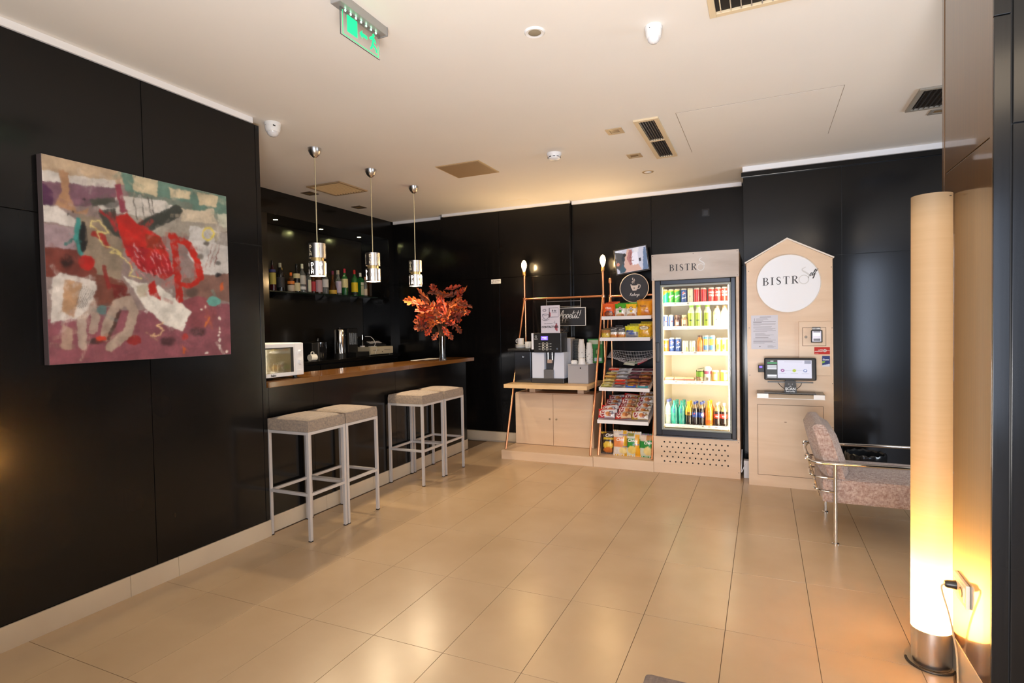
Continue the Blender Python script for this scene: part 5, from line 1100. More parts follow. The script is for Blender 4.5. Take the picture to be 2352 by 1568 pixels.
def lathe_mesh(prof, n, paint, name='can', rings=None):
    """lathe with printed colours; paint(a,z) with a = angle seen from the front (0 = front), metres round"""
    pr = []
    for (r0, z0), (r1, z1) in zip(prof, prof[1:]):
        k = max(1, int(abs(z1-z0)/.004)); pr += [(r0+(r1-r0)*i/k, z0+(z1-z0)*i/k) for i in range(k)]
    pr.append(prof[-1]); bm = L(pr, n); me = bpy.data.meshes.new(name); bmesh.ops.recalc_face_normals(bm, faces=bm.faces); bm.to_mesh(me); bm.free()
    co = np.array([v.co for v in me.vertices]); a = np.arctan2(co[:, 0], -co[:, 1]); setcol(me, paint(a, co[:, 2], co)); me.polygons.foreach_set('use_smooth', [True]*len(me.polygons)); me.set_sharp_from_angle(angle=.7); return me
def wrapf(me, r, z, dy=.0006, a0=0, rot=0):
    for v in me.vertices:
        x, y = v.co.x*math.cos(rot)-v.co.y*math.sin(rot), v.co.x*math.sin(rot)+v.co.y*math.cos(rot)
        a = a0+x/r; v.co = Vector(((r+dy)*math.sin(a), -(r+dy)*math.cos(a), z+y))
    return me
KIND = {}
def can_kind(key, r, h, base, paint, words=(), n=28):
    pr = [(0, .004), (r*.76, .002), (r*.80, 0), (r*.98, .012), (r, .016), (r, h-.016), (r*.97, h-.012), (r*.82, h-.002), (r*.80, h), (r*.76, h-.003), (0, h-.004)]
    def f(a, z, co):
        p = paint(Paint(a, z/h, base)); top = (np.hypot(co[:, 0], co[:, 1]) < r*.96) | (z > h-.013); p.c[top] = lin('#b9b7b2'); return p.c
    me = lathe_mesh(pr, n, f); me.materials.append(PRINTC); tx = []
    for s in words:
        m_ = wrapf(text(s[0], s[2], bold=s[2]*.03, shear=s[5] if len(s) > 5 else 0), r, s[1]*h, a0=s[4] if len(s) > 4 else 0, rot=s[6] if len(s) > 6 else 0); m_.materials.append(mat('print_'+s[3].strip('#'), s[3], .4)); tx.append(m_)
    KIND[key] = (me, tx)
def prod(key, name, label, cat, x, y, z, rz=0., group=None):
    me, tx = KIND[key]; o = link(bpy.data.objects.new(name, me)); o.location = (x, y, z+.0005); o.rotation_euler = (0, 0, rz); tag(o, label, cat, group)
    for m_ in tx: link(bpy.data.objects.new('lettering', m_)).parent = o
    return o
S = .029
can_kind('aqua', S, .145, '#2fae96', lambda p: p.poly([(-2, .35), (2, .95), (2, 1.2), (-2, .60)], '#e09a1e').rect(-3.2, 3.2, .9, 1, '#2a9f88'))
can_kind('lime', S, .145, '#2f9a2a', lambda p: p.poly([(-1.8, .72), (1.6, .95), (1.6, 1.1), (-1.8, 1.1)], '#e6c81e').rect(-3.2, 3.2, 0, .10, '#8fce3c').poly([(-1, .2), (1, .5), (1, .42), (-1, .12)], '#6fc43c'), [('Sprite', .52, .026, '#f2f2ee', .05, .2, .35)])
def blue_can(p):
    p.ell(.05, .66, .42, .13, '#e8e8ee').poly([(-.4, .68), (.5, .72), (.5, .8), (-.4, .8)], '#c8302a', .0)
    m = (((p.x-.05)/.36)**2+((p.y-.66)/.11)**2 <= 1); up_m = (m & (p.y > .66+.05*np.sin(p.x*5))).astype(float); p._p(up_m, '#c62a28'); lo = (m & (p.y < .62+.05*np.sin(p.x*5))).astype(float); p._p(lo, '#23479a')
    for q in (-1.1, 1.0): p.rect(q, q+.12, 0, 1, '#aebfe0')
    return p
can_kind('blue', S, .145, '#1d3f86', blue_can, [('pepsi', .38, .020, '#e8ecf4', .05, 0, .2)])
can_kind('plain', S, .145, '#d9cfb2', lambda p: p.rect(-.15, .15, .4, .5, '#5a5244'))
can_kind('red', S, .145, '#c4261c', lambda p: p.rect(-1.4, -1.1, 0, 1, '#a01a14').rect(.5, .62, 0, 1, '#e0503a'))
can_kind('redscript', S, .145, '#d63222', lambda p: p.rect(-3.2, 3.2, 0, .03, '#a8201a').line([(-1.1, .52), (1.1, .58)], .03, '#e88a78'), [('Coca', .70, .028, '#f6eeea', -.10, .3), ('Cola', .48, .026, '#f6eeea', .1, .3)])
can_kind('orangecan', S, .135, '#e07a1e', lambda p: p.ell(.1, .5, .5, .16, '#f2d9a0').rect(-3.2, 3.2, .9, 1, '#d06a18'), [('Fanta', .52, .020, '#2f3f8a')])
can_kind('energy', .0265, .125, '#d9dde6', lambda p: p.poly([(-.9, 0), (-.35, 0), (-.1, 1), (-.9, 1)], '#33508f').poly([(.45, 0), (1.2, 0), (1.2, 1), (.7, 1)], '#33508f').ell(.2, .48, .35, .08, '#b8384a'))
can_kind('whitecan', .033, .115, '#dcd6bd', lambda p: p.rect(-3.2, 3.2, .9, .94, '#7a7668').ell(.4, .3, .4, .2, '#b6bd72').rect(-1.4, -1.2, .1, .9, '#b9b39a'))
can_kind('sunrise', .030, .165, '#e3b81e', lambda p: p.rect(-3.2, 3.2, .80, 1, '#4a9cc0').rect(-3.2, 3.2, .15, .42, '#4a7fb0').rect(-3.2, 3.2, .0, .15, '#d9a878').rect(-.9, -.6, 0, 1, '#c8d8e0', .5).rect(.8, 1.0, 0, 1, '#e8f0f4', .5))
can_kind('yellowcan', .030, .140, '#d9b02a', lambda p: p.rect(-.7, .3, 0, 1, '#e8d68a').ell(0, .4, .7, .2, '#c98f1e'))
can_kind('tub', .036, .115, '#cfa04a', lambda p: p.rect(-3.2, 3.2, .9, 1, '#e0cf8a').rect(-.9, .2, .08, .82, '#b98a34').rect(-.3, .5, .2, .7, '#e2c88a').rect(-3.2, 3.2, 0, .05, '#e6d6a8'))
def bot_kind(key, prof, mcol, paint=None, words=(), base='#888888', m=None, cap=None):
    h = prof[-1][1]; me = lathe_mesh(prof, 24, lambda a, z, co: (paint(Paint(a, z/h, base)) if paint else Paint(a, z/h, base)).c, 'bottle'); me.materials.append(m or PRINTC); tx = []
    r = max(q[0] for q in prof)
    for s in words:
        m_ = wrapf(text(s[0], s[2], bold=s[2]*.03), r, s[1]*h, .0008); m_.materials.append(mat('print_'+s[3].strip('#'), s[3], .4)); tx.append(m_)
    KIND[key] = (me, tx)
def PET(r, h): return [(0, .003), (r*.7, 0), (r*.95, .012), (r, .03), (r*.97, h*.22), (r*.93, h*.34), (r, h*.46), (r, h*.60), (r*.86, h*.70), (r*.45, h*.84), (r*.40, h*.895), (r*.45, h*.90), (r*.45, h*.985), (r*.40, h), (0, h)]
def colored(cap, liquid, lab, l0, l1, air=None, al=.80):
    def f(p):
        p.rect(-4, 4, 0, .9, liquid)
        if air: p.rect(-4, 4, al-.06, .9, air)
        if lab: p.rect(-4, 4, l0, l1, lab)
        p.rect(-4, 4, .895, 1.1, cap); p.rect(-.75, -.62, .05, .8, '#ffffff', .28); p.rect(.5, .56, .05, .8, '#ffffff', .2); return p  # two pale streaks painted on as highlights
    return f
PETM = printed('coloured_pet_bottle', .12, coat=.6)
bot_kind('cola', PET(.032, .232), 0, lambda p: colored('#3f4f9c', '#24130d', '#27489a', .36, .56, '#8a7050', .78)(p).ell(-.1, .46, .34, .075, '#e8e4e8').ell(-.1, .485, .26, .045, '#c4302a').ell(-.1, .432, .26, .04, '#2a55a8'), [], m=PETM)
bot_kind('cola2', PET(.032, .232), 0, lambda p: colored('#4353a0', '#20110c', '#27489a', .36, .56, '#94784e', .78)(p).ell(.5, .46, .34, .075, '#e8e4e8').rect(.9, 1.5, .36, .56, '#d0524a'), [], m=PETM)
bot_kind('colared', PET(.032, .228), 0, lambda p: colored('#c9c0a8', '#2a170e', '#c93a2c', .34, .54, '#a08a5c', .72)(p), [('Cola', .44, .018, '#f4ece8')], m=PETM)
bot_kind('colayellow', PET(.034, .232), 0, lambda p: colored('#d8b81e', '#241a10', '#c99a24', .42, .60, '#b89a3a', .78)(p).rect(-4, 4, .58, .92, '#d8b01e').rect(-.5, .4, .46, .56, '#6a4a1a'), [], m=PETM)
bot_kind('orange', PET(.036, .245), 0, lambda p: colored('#e2b41c', '#e8861a', None, 0, 0)(p).rect(-4, 4, .10, .24, '#e0701c').ell(.2, .2, .5, .06, '#d85a1c').ell(0, .86, .9, .12, '#e0a81c'), [], m=PETM)
bot_kind('tealb', PET(.034, .238), 0, lambda p: colored('#1f8f80', '#2a9c8a', None, 0, 0)(p).rect(-.5, .1, .48, .66, '#2c6a8c').mottle(9, .35), [], m=PETM)
bot_kind('water', PET(.034, .245), 0, lambda p: colored('#5a62a6', '#9fa9a4', '#c6c4c0', .40, .46)(p).mottle(7, .25).rect(-1, 1, .30, .38, '#c8a8a0', .5), [], m=PETM)
J = lambda r, h: [(0, 0), (r*.95, 0), (r, .006), (r, h*.62), (r*.74, h*.74), (r*.70, h*.80), (r*.80, h*.81), (r*.80, h*.97), (0, h)]
bot_kind('jarbrown', J(.036, .125), 0, lambda p: p.rect(-4, 4, .78, 1.1, '#6a4a3a').rect(-.7, .5, .1, .55, '#8a5c44').rect(-.3, .3, .2, .45, '#d8c8b0'), [], base='#4a2a20'); bot_kind('jarcream', J(.036, .125), 0, lambda p: p.rect(-4, 4, .78, 1.1, '#cbb78c').rect(-.7, .5, .08, .58, '#dcc8a4').rect(-.3, .5, .12, .24, '#6a4a34'), [], base='#b58e6a')
MB_ = lambda r, h: [(0, 0), (r*.95, 0), (r, .006), (r, h*.60), (r*.92, h*.70), (r*.56, h*.82), (r*.52, h*.88), (r*.60, h*.885), (r*.60, h*.985), (0, h)]
bot_kind('greenjuice', MB_(.036, .218), 0, lambda p: p.rect(-4, 4, .88, 1.1, '#8fc63a').rect(-4, 4, .05, .62, '#a9bd2a').rect(-1.0, -.8, .05, .62, '#7d9a20').rect(-.2, -.1, .05, .62, '#8aa522').rect(.5, 1.4, .05, .62, '#cfd68a').rect(-.5, .4, .28, .33, '#4a5a1a'), [], base='#dfe2c0'); 
bot_kind('milk', MB_(.036, .205), 0, lambda p: p.rect(-4, 4, .88, 1.1, '#6a5644').rect(-1, 1, .05, .55, '#eeeae6').ell(-.2, .38, .3, .06, '#a9b0b8').ell(.2, .16, .4, .05, '#c0c6b0').rect(-4, 4, .6, .66, '#c9bfa0'), [('a', .36, .03, '#3a3a3a')], base='#d8d0bc'); bot_kind('milkpink', MB_(.036, .205), 0, lambda p: p.rect(-4, 4, .88, 1.1, '#7a5a3a').rect(-1, 1, .05, .5, '#e6c8cc').ell(.0, .35, .15, .04, '#4a3a4a').ell(.3, .2, .3, .06, '#c89aa8'), [], base='#d6bf9c')
bot_kind('juiceorange', MB_(.031, .168), 0, lambda p: p.rect(-4, 4, .88, 1.1, '#5a3418').rect(-4, 4, .10, .34, '#d8681c').mottle(5, .1), [], base='#e08420')
bot_kind('smoothie', [(0, 0), (.026, 0), (.036, .12), (.037, .125), (.037, .132), (.020, .150), (0, .152)], 0, lambda p: p.rect(-4, 4, .80, 1.1, '#ece6d6').rect(-4, 4, .52, .70, '#c8587a').rect(-.5, .3, .08, .3, '#7a6a5a').ell(-.6, .6, .3, .1, '#a83050'), [], base='#ebe4d2')
Fz = 5.712; fx = lambda px, s: -.900+(1500+px*.12755-1525)*.00405
r1 = (('aqua', 218, 'aqua and orange slim can on the top fridge shelf'), ('lime', 330, 'green and yellow slim can, the one beside the aqua can on the top shelf'), ('lime', 443, 'green and yellow slim can beside the blue can on the top shelf'), ('blue', 565, 'dark blue slim can on the top fridge shelf'), ('plain', 684, 'plain cream can on the top fridge shelf'), ('red', 797, 'plain red can beside the cream can on the top shelf'), ('red', 917, 'plain red can in the middle of the red row on the top shelf'),
      ('redscript', 1055, 'red can with white script, first of three on the top shelf'), ('redscript', 1172, 'red can with white script, second of three on the top shelf'), ('redscript', 1285, 'red can with white script, third of three, by the light strip'))
for k, px, l in r1: prod(k, 'drink_can', l, 'can', fx(px, 0), Fz, SH['1'], R.uniform(-.15, .15))
for px, l in ((330, 'behind the first green and yellow can'), (565, 'behind the dark blue can'), (917, 'behind the middle plain red can'), (1172, 'behind the second script can')): prod({330: 'lime', 565: 'blue', 917: 'red', 1172: 'redscript'}[px], 'drink_can', 'slim can in the rear row, '+l, 'can', fx(px, 0)-.002, Fz+.068, SH['1'])
for k, nm, cat, px, l in (('energy', 'drink_can', 'can', 222, 'white and blue energy can at the handle end of the second shelf'), ('energy', 'drink_can', 'can', 330, 'white and blue energy can beside the brown jar'), ('jarbrown', 'dessert_jar', 'jar', 452, 'brown dessert jar on the second fridge shelf'), ('jarcream', 'dessert_jar', 'jar', 575, 'cream dessert jar on the second fridge shelf'),
        ('greenjuice', 'juice_bottle', 'bottle', 700, 'pale green juice bottle beside the cream jar'), ('greenjuice', 'juice_bottle', 'bottle', 825, 'pale green juice bottle, middle of three on the second shelf'), ('greenjuice', 'juice_bottle', 'bottle', 985, 'pale green juice bottle beside the white milk bottle'), ('milk', 'milk_bottle', 'bottle', 1150, 'white labelled milk bottle on the second shelf'), ('milkpink', 'milk_bottle', 'bottle', 1285, 'pink labelled milk bottle by the light strip')):
    prod(k, nm, l, cat, fx(px, 0), Fz, SH['2'], R.uniform(-.15, .15))
for k, nm, cat, px, l in (('orangecan', 'drink_can', 'can', 228, 'orange can on the third fridge shelf'), ('blue', 'drink_can', 'can', 340, 'blue can with a red and white disc beside the orange can'), ('blue', 'drink_can', 'can', 455, 'blue can with a red and white disc beside the white can'), ('whitecan', 'drink_can', 'can', 588, 'white can beside the blue cans on the third shelf'), ('whitecan', 'drink_can', 'can', 712, 'white can beside the orange juice bottle'),
        ('juiceorange', 'juice_bottle', 'bottle', 846, 'small orange juice bottle with a brown cap'), ('sunrise', 'drink_can', 'can', 952, 'tall blue and yellow can beside the juice bottle'), ('sunrise', 'drink_can', 'can', 1060, 'tall blue and yellow can beside the yellow can'), ('yellowcan', 'drink_can', 'can', 1180, 'yellow can on the third shelf'), ('yellowcan', 'drink_can', 'can', 1285, 'yellow can by the light strip')):
    prod(k, nm, l, cat, fx(px, 0), Fz, SH['3'], R.uniform(-.15, .15))
t = thing('salad_cup', 'clear salad cup with a green label and raised lid on the fourth shelf', 'salad cup', (fx(842, 0), Fz, SH['4']))
sx = fx(842, 0); bm = L([(0, .0008), (.033, .0008), (.036, .115), (.0345, .115), (.032, .004), (0, .004)], 24, (sx, Fz, SH['4'])); obj('cup', bm, THIN, t, True); obj('green_label', L([(.0348, .05), (.0362, .10)], 24, (sx, Fz, SH['4']), False), mat('salad_green', lin('#6f9a2a'), .5), t, True)
obj('salad', L([(0, .005), (.030, .005), (.032, .048), (0, .055)], 18, (sx, Fz, SH['4'])), grain('salad_mix', (.45, .12, .06), (.75, .65, .40), .6, (1, 1, 1), 60, 2), t, True)
bm = L([(0, .004), (.037, .004), (.038, 0), (0, 0)], 24); obj('lid', put(bm, (0, 0, 0), f=lambda c: Vector((sx+.012+c.x, Fz+c.y, SH['4']+.128+c.z+c.x*.22))), mat('dark_green_lid', lin('#4a5a2a'), .4), t, True)
prod('smoothie', 'smoothie_cup', 'white smoothie cup with pink band on the fourth shelf', 'cup', fx(978, 0), Fz, SH['4']); prod('tub', 'dessert_tub', 'gold dessert tub beside the smoothie cup', 'tub', fx(1112, 0), Fz, SH['4']); prod('tub', 'dessert_tub', 'gold dessert tub by the light strip', 'tub', fx(1270, 0), Fz, SH['4'], .4)
SAND = grain('toasted_bread', (.72, .46, .24), (.85, .70, .48), .7, (1, 1, 1), 25, 4); WRAPM = mat('clear_wrap', (.9, .88, .82), .15, trans=.0)
for px, w_, l in ((285, .085, 'wrapped croissant at the handle end of the fourth shelf'), (470, .095, 'flat wrapped sandwich beside the croissant on the fourth shelf'), (650, .095, 'flat wrapped sandwich beside the salad cup')):
    t = thing('wrapped_sandwich', l, 'sandwich', (fx(px, 0), Fz+.02, SH['4']))
    x = fx(px, 0); bm = B((x-w_/2, x+w_/2, Fz-.035, Fz+.06, SH['4']+.004, SH['4']+.040), bev=.014); obj('bread', bm, SAND, t, True)
    obj('filling', B((x-w_/2-.002, x+w_/2+.002, Fz-.038, Fz+.06, SH['4']+.016, SH['4']+.026), bev=.003), mat('ham_filling', lin('#c9786a'), .5), t); obj('tray', B((x-w_/2-.006, x+w_/2+.006, Fz-.042, Fz+.066, SH['4']+.0003, SH['4']+.004)), WPLAS, t)
for k, px, l in (('water', 250, 'clear water bottle with a blue cap on the bottom shelf'), ('tealb', 368, 'teal bottle beside the clear water bottle'), ('tealb', 505, 'teal bottle beside the yellow-capped cola'), ('colayellow', 630, 'dark drink bottle with yellow cap and label'), ('cola', 742, 'cola bottle with a blue label beside the yellow-capped one'), ('cola2', 860, 'cola bottle with a blue label beside the orange drink'), ('orange', 995, 'orange drink bottle on the bottom shelf'), ('colared', 1140, 'cola bottle with a red label beside the orange drink'), ('colared', 1262, 'cola bottle with a red label by the light strip')):
    prod(k, 'soft_drink_bottle', l, 'bottle', fx(px, 0), Fz, SH['5'], R.uniform(-.1, .1))
for k, px, l in (('water', 265, 'clear water bottle'), ('tealb', 400, 'first teal bottle'), ('tealb', 530, 'second teal bottle'), ('colayellow', 648, 'yellow-capped dark bottle'), ('cola', 765, 'first blue-labelled cola'), ('cola', 885, 'second blue-labelled cola'), ('orange', 1015, 'orange drink bottle'), ('colared', 1160, 'first red-labelled cola')):
    prod(k, 'soft_drink_bottle', 'bottle standing second in line on the bottom shelf behind the '+l, 'bottle', fx(px, 0), Fz+.078, SH['5'])

# --- adapter and cable in the gap between fridge and kiosk
t = thing('power_adapter', 'white adapter box with a looping white cable in the gap beside the fridge', 'adapter', (-.15, 5.62, 0))
obj('box', B((-.175, -.125, 5.60, 5.68, 0, .165), bev=.006), WPLAS, t); obj('cable', T(arc([(-.15, 5.61, .15), (-.175, 5.585, .10), (-.195, 5.58, .06), (-.192, 5.60, .14), (-.19, 5.64, .26)]), .004, 6), WPLAS, t, True)

# ================================================================== SELF-SERVICE KIOSK
t = kio = thing('self_service_kiosk', 'tall plywood kiosk panel with a house-shaped top and round logo sign', 'kiosk', (.2, 5.5, 0))
Yk = 5.39
obj('body', PR([(-.125, 0), (.540, 0), (.531, 1.975), (.190, 2.158), (-.135, 1.970)], (0, Yk, 0), *FRONT, -.40), PLY, t)
obj('roof_edge', PR([(-.146, 1.968), (.190, 2.158), (.190, 2.172), (-.149, 1.979)], (0, Yk-.006, 0), *FRONT, -.41), PLYW, t); obj('roof_edge', PR([(.190, 2.158), (.540, 1.973), (.545, 1.984), (.190, 2.172)], (0, Yk-.006, 0), *FRONT, -.41), PLYW, t)
sg = obj('round_sign', PR(circ(.246, 72), (.196, Yk-.03, 1.776), *FRONT, -.03), mat('white_sign_disc', (.80, .80, .82), .45), t)
bm = bmesh.new(); T([(.196+.2465*math.cos(2*PI*q/72), Yk-.029, 1.776+.2465*math.sin(2*PI*q/72)) for q in range(73)], .0035, 6, bm, False); obj('sign_rim', bm, mat('pale_cream_rim', (.75, .66, .56), .5), sg, True)
sb_, wd = serif('BISTR', .066, .12); obj('lettering', put(sb_, (-.006, Yk-.0312, 1.766), (Vector((1, 0, 0.03)).normalized(), Vector((0, 0, 1)))), INK, sg)
em, _ = emblem(1); scale_bm(em, .135); obj('emblem', put(em, (-.006+wd-.016, Yk-.0312, 1.768)), mat('grey_emblem', (.62, .61, .60), .5), sg); obj('script_lettering', put(script('elf', .025, .0048, .45, 1.0), (.378, Yk-.0312, 1.835), (Vector((1, 0, .12)).normalized(), Vector((0, 0, 1)))), INK, sg)
dd = obj('lower_door', B((-.050, .457, Yk-.0008, Yk+.01, .103, .722)), PLY, t); obj('door_gap', B((-.053, -.050, Yk-.0012, Yk+.01, .100, .725), (.457, .460, Yk-.0012, Yk+.01, .100, .725), (-.050, .457, Yk-.0012, Yk+.01, .722, .725), (-.050, .457, Yk-.0012, Yk+.01, .100, .103)), mat('dark_gap', (.10, .05, .03), .9), dd)
obj('wood_knot', PR(circ(.012, 16, ry=.0025), (.17, Yk-.0014, .575), *FRONT, -.0003), mat('knot_brown', (.14, .08, .05), .7), dd)
bm = bmesh.new()
for x, z in ((-.117, 1.90), (.522, 1.90), (-.115, 1.40), (.526, 1.39), (-.113, .98), (.528, .92), (.53, .55)): PR(circ(.004, 8), (x, Yk-.0006, z), *FRONT, -.0006, bm)
obj('screws', bm, MC['dark_screw'], t, kind='stuff')
pb = obj('payment_panel', B((.276, .518, Yk-.020, Yk, .990, 1.447), bev=.0015), PLY, t)
pd = obj('payment_door', B((.306, .477, Yk-.0215, Yk-.015, 1.242, 1.393)), PLY, pb); obj('door_gap', B((.303, .306, Yk-.0212, Yk-.018, 1.239, 1.396), (.477, .480, Yk-.0212, Yk-.018, 1.239, 1.396), (.306, .477, Yk-.0212, Yk-.018, 1.393, 1.396), (.306, .477, Yk-.0212, Yk-.018, 1.239, 1.242)), MC['dark_gap'], pb)
k = L([(0, .004), (.009, .004), (.011, 0)], 18); obj('lock', put(k, (0, 0, 0), f=lambda c: Vector((.330+c.x, Yk-.0215-c.z, 1.316+c.y))), MC['dark_screw'], pb, True)
def sticker(name, x0, x1_, z0, z1, f, label, words, y=Yk-.0205, nx=40, ny=24):
    t = thing(name, label, 'sticker', ((x0+x1_)/2, y, z0)); s = obj('printed_face', flat(nx, ny, (x0, y-.0008, z0), x1_-x0, z1-z0, f, name='printed_face'), PRINTM, t); obj('backing', B((x0, x1_, y-.0006, y, z0, z1)), PAPER, t)
    for q in words: obj('lettering', put(text(q[0], q[3], q[5] if len(q) > 5 else 'LEFT', bold=q[3]*.03), (q[1], y-.0014, q[2])), mat('print_'+q[4].strip('#'), q[4], .5), s)
    return t
sticker('red_sticker', .392, .508, 1.168, 1.229, lambda u, v: Paint(u, v, '#c32a20').ell(.68, .52, .11, .21, '#e8dcd8').ell(.68, .52, .07, .13, '#b8a8a0').line([(.06, .40), (.52, .44)], .09, '#e8dcd8').line([(.28, .60), (.52, .62)], .09, '#e8dcd8').line([(.78, .52), (.95, .53)], .07, '#e8dcd8').line([(.06, .12), (.25, .13)], .03, '#e8b8b0').c, 'red sticker under the payment terminal door', [])
sticker('blue_sticker', .450, .508, 1.066, 1.155, lambda u, v: Paint(u, v, '#2f3f7a').poly([(0, 0), (1, 0), (1, .26), (0, .12)], '#d8dce8').poly([(0, .3), (.36, .4), (.36, .52), (0, .48)], '#8fbf3a').c, 'blue sticker with white lettering below the red sticker', [('Gusto', .454, 1.124, .019, '#f0f2f6')], nx=24, ny=32)
t2 = thing('card_terminal', 'black card payment terminal with a pale screen on the small plywood door', 'card terminal', (.41, Yk-.03, 1.26))
tb_ = obj('housing', B((.366, .452, Yk-.046, Yk-.0215, 1.268, 1.372), bev=.006), BLACK, t2); obj('screen', B((.377, .441, Yk-.0468, Yk-.046, 1.278, 1.366)), mat('terminal_screen', (.30, .28, .32), .25, emit=.55, ecol=(.62, .58, .68)), tb_)
obj('screen_field', B((.384, .434, Yk-.0474, Yk-.0468, 1.326, 1.348)), mat('lit_field', (.8, .76, .9), .3, emit=.9, ecol=(.85, .80, .98)), tb_); obj('screen_field', B((.384, .436, Yk-.0474, Yk-.0468, 1.282, 1.302), (.384, .436, Yk-.0474, Yk-.0468, 1.355, 1.363)), mat('dark_field', (.06, .06, .08), .3), tb_)
obj('top_label', B((.376, .438, Yk-.040, Yk-.0215, 1.372, 1.398), bev=.002), BLACK, tb_); obj('lettering', put(text('PAY HERE', .0135, bold=.0006), (.407, Yk-.0406, 1.385)), CHALK, tb_)

def notice(u, v):
    p = Paint(u, 1-v, '#d3d1d8'); rr = random.Random(5)
    for y, x0, x1_ in ((.055, .32, .75), (.10, .18, .62), (.125, .18, .65), (.15, .18, .45), (.19, .08, .92), (.215, .08, .4), (.25, .08, .92), (.27, .08, .9), (.295, .08, .35), (.335, .08, .78), (.36, .08, .75), (.395, .08, .9), (.42, .15, .8), (.455, .08, .92), (.48, .08, .6), (.53, .15, .5), (.555, .15, .55), (.58, .15, .85), (.605, .15, .7), (.66, .15, .65), (.70, .08, .75), (.73, .08, .92), (.77, .08, .8), (.80, .08, .9), (.825, .08, .5), (.90, .62, .8), (.92, .6, .92), (.94, .62, .85)): p.rect(x0, x1_, y-.006, y+.004, '#77747c', .75)
    p.ell(.33, .925, .02, .015, '#222226').rect(.13, .14, .09, .16, '#77747c'); return p.c
t = thing('paper_notice', 'printed white paper notice on the kiosk under the round sign', 'notice', (0, Yk, 1.36)); obj('printed_face', flat(70, 120, (-.099, Yk-.0012, 1.211), .214, .298, notice, name='printed_face'), PRINTM, t); obj('sheet', B((-.099, .115, Yk-.001, Yk, 1.211, 1.509)), PAPER, t)

t = thing('kiosk_screen', 'black touch screen with a white page on a stand at the kiosk', 'touch screen', (.2, 5.24, .86))
KM = Matrix.Translation((.201, 5.235, 1.052)) @ Matrix.Rotation(-.18, 4, 'X')
def km(b): b.transform(KM); return b
hs = obj('housing', km(B((-.198, .198, 0, .035, -.094, .094), bev=.012)), BLACK, t)
def page(u, v):
    p = Paint(u, v, '#d2d0e0'); p.rect(0, .245, 0, 1, '#34383a').rect(.015, .235, .80, .88, '#3fa56a').rect(.02, .23, .66, .72, '#dfe2ea').rect(.02, .23, .57, .63, '#dfe2ea').rect(.02, .23, .48, .545, '#dfe2ea').rect(.02, .23, .09, .17, '#e2e2e8').rect(.02, .23, .01, .06, '#c8c8cc').rect(.84, .98, .80, .98, '#8c8fa2').rect(.09, .16, .93, .96, '#e2e2e8')
    for x, c in ((.36, '#8a3a86'), (.62, '#a8b83a'), (.86, '#6a7fb0')): p.ell(x, .42, .045, .08, c)
    p.ell(.86, .43, .025, .045, '#dcdcec').ell(.36, .42, .02, .03, '#e8d8e8'); p.rect(.41, .56, .415, .425, '#b0b0c0').rect(.68, .80, .415, .425, '#b0b0c0')
    for x in (.36, .62, .86): p.rect(x-.08, x+.08, .25, .275, '#b8b6c6')
    p.rect(.4, .8, .90, .93, '#b4b2c2'); return p.c
scr = bpy.data.materials.new('screen_page'); scr.use_nodes = True; bs = scr.node_tree.nodes['Principled BSDF']; at = scr.node_tree.nodes.new('ShaderNodeAttribute'); at.attribute_name = 'Col'; bs.inputs['Base Color'].default_value = (.01, .01, .01, 1); bs.inputs['Roughness'].default_value = .2
scr.node_tree.links.new(at.outputs['Color'], bs.inputs['Emission Color']); bs.inputs['Emission Strength'].default_value = 1.1
obj('screen', km(flat(100, 44, (-.178, -.0008, -.077), .340, .150, page, name='screen')), scr, hs)
obj('card_reader', km(B((-.245, -.196, .0, .025, -.030, .032), bev=.004)), BLACK, hs); obj('reader_light', km(B((-.236, -.212, -.001, 0, .006, .022))), mat('violet_reader_glow', (.1, .06, .5), .3, emit=1.2, ecol=(.2, .1, .8)), hs)
obj('lower_bar', B((.03, .375, 5.245, 5.27, .933, .943)), BLACK, t)
obj('stand', PR([(.0, 0), (.095, 0), (.088, .10), (.007, .10)], (.156, 5.215, .853), *FRONT, -.02), mat('charcoal_stand', (.03, .03, .032), .5), t); obj('stand_arm', B((.17, .235, 5.235, 5.39, .92, .96)), BLACK, t)
obj('lettering', put(text('SCAN', .030, bold=.0012), (.2035, 5.2142, .885)), CHALK, t); obj('lettering', put(text('barcode', .020, bold=.0005), (.2035, 5.2142, .865)), CHALK, t); obj('lettering', put(text('D : d', .018), (.2035, 5.2142, .925)), GREY, t); obj('lettering', put(RB([([(-.006, 0), (0, .006), (.006, 0)], .004, 0)]), (.2035, 5.2142, .904)), CHALK, t)
obj('base_plate', B((.005, .392, 5.185, 5.33, .848, .853)), BLACK, t)
for a in (.11, .29): obj('cable', T(arc([(a, 5.26, .935), (a+(.02 if a < .2 else -.012), 5.262, .905), (a+(.06 if a < .2 else -.05), 5.265, .872)]), .0028, 6), BLACK, t, True)
t = thing('acrylic_shelf', 'clear acrylic ledge carrying the touch screen on the kiosk', 'shelf', (.2, 5.28, .83))
fro = mat('frosted_acrylic', (.80, .78, .75), .25)
obj('ledge', B((-.055, .455, 5.175, 5.39, .842, .8475), bev=.001), THIN, t); obj('front_lip', B((-.055, .455, 5.170, 5.175, .806, .8475)), THIN, t); obj('lip_label', B((-.052, .035, 5.168, 5.170, .810, .845), (.372, .452, 5.168, 5.170, .810, .845)), fro, t); obj('lip_edge', B((-.055, .455, 5.169, 5.171, .806, .810)), fro, t)

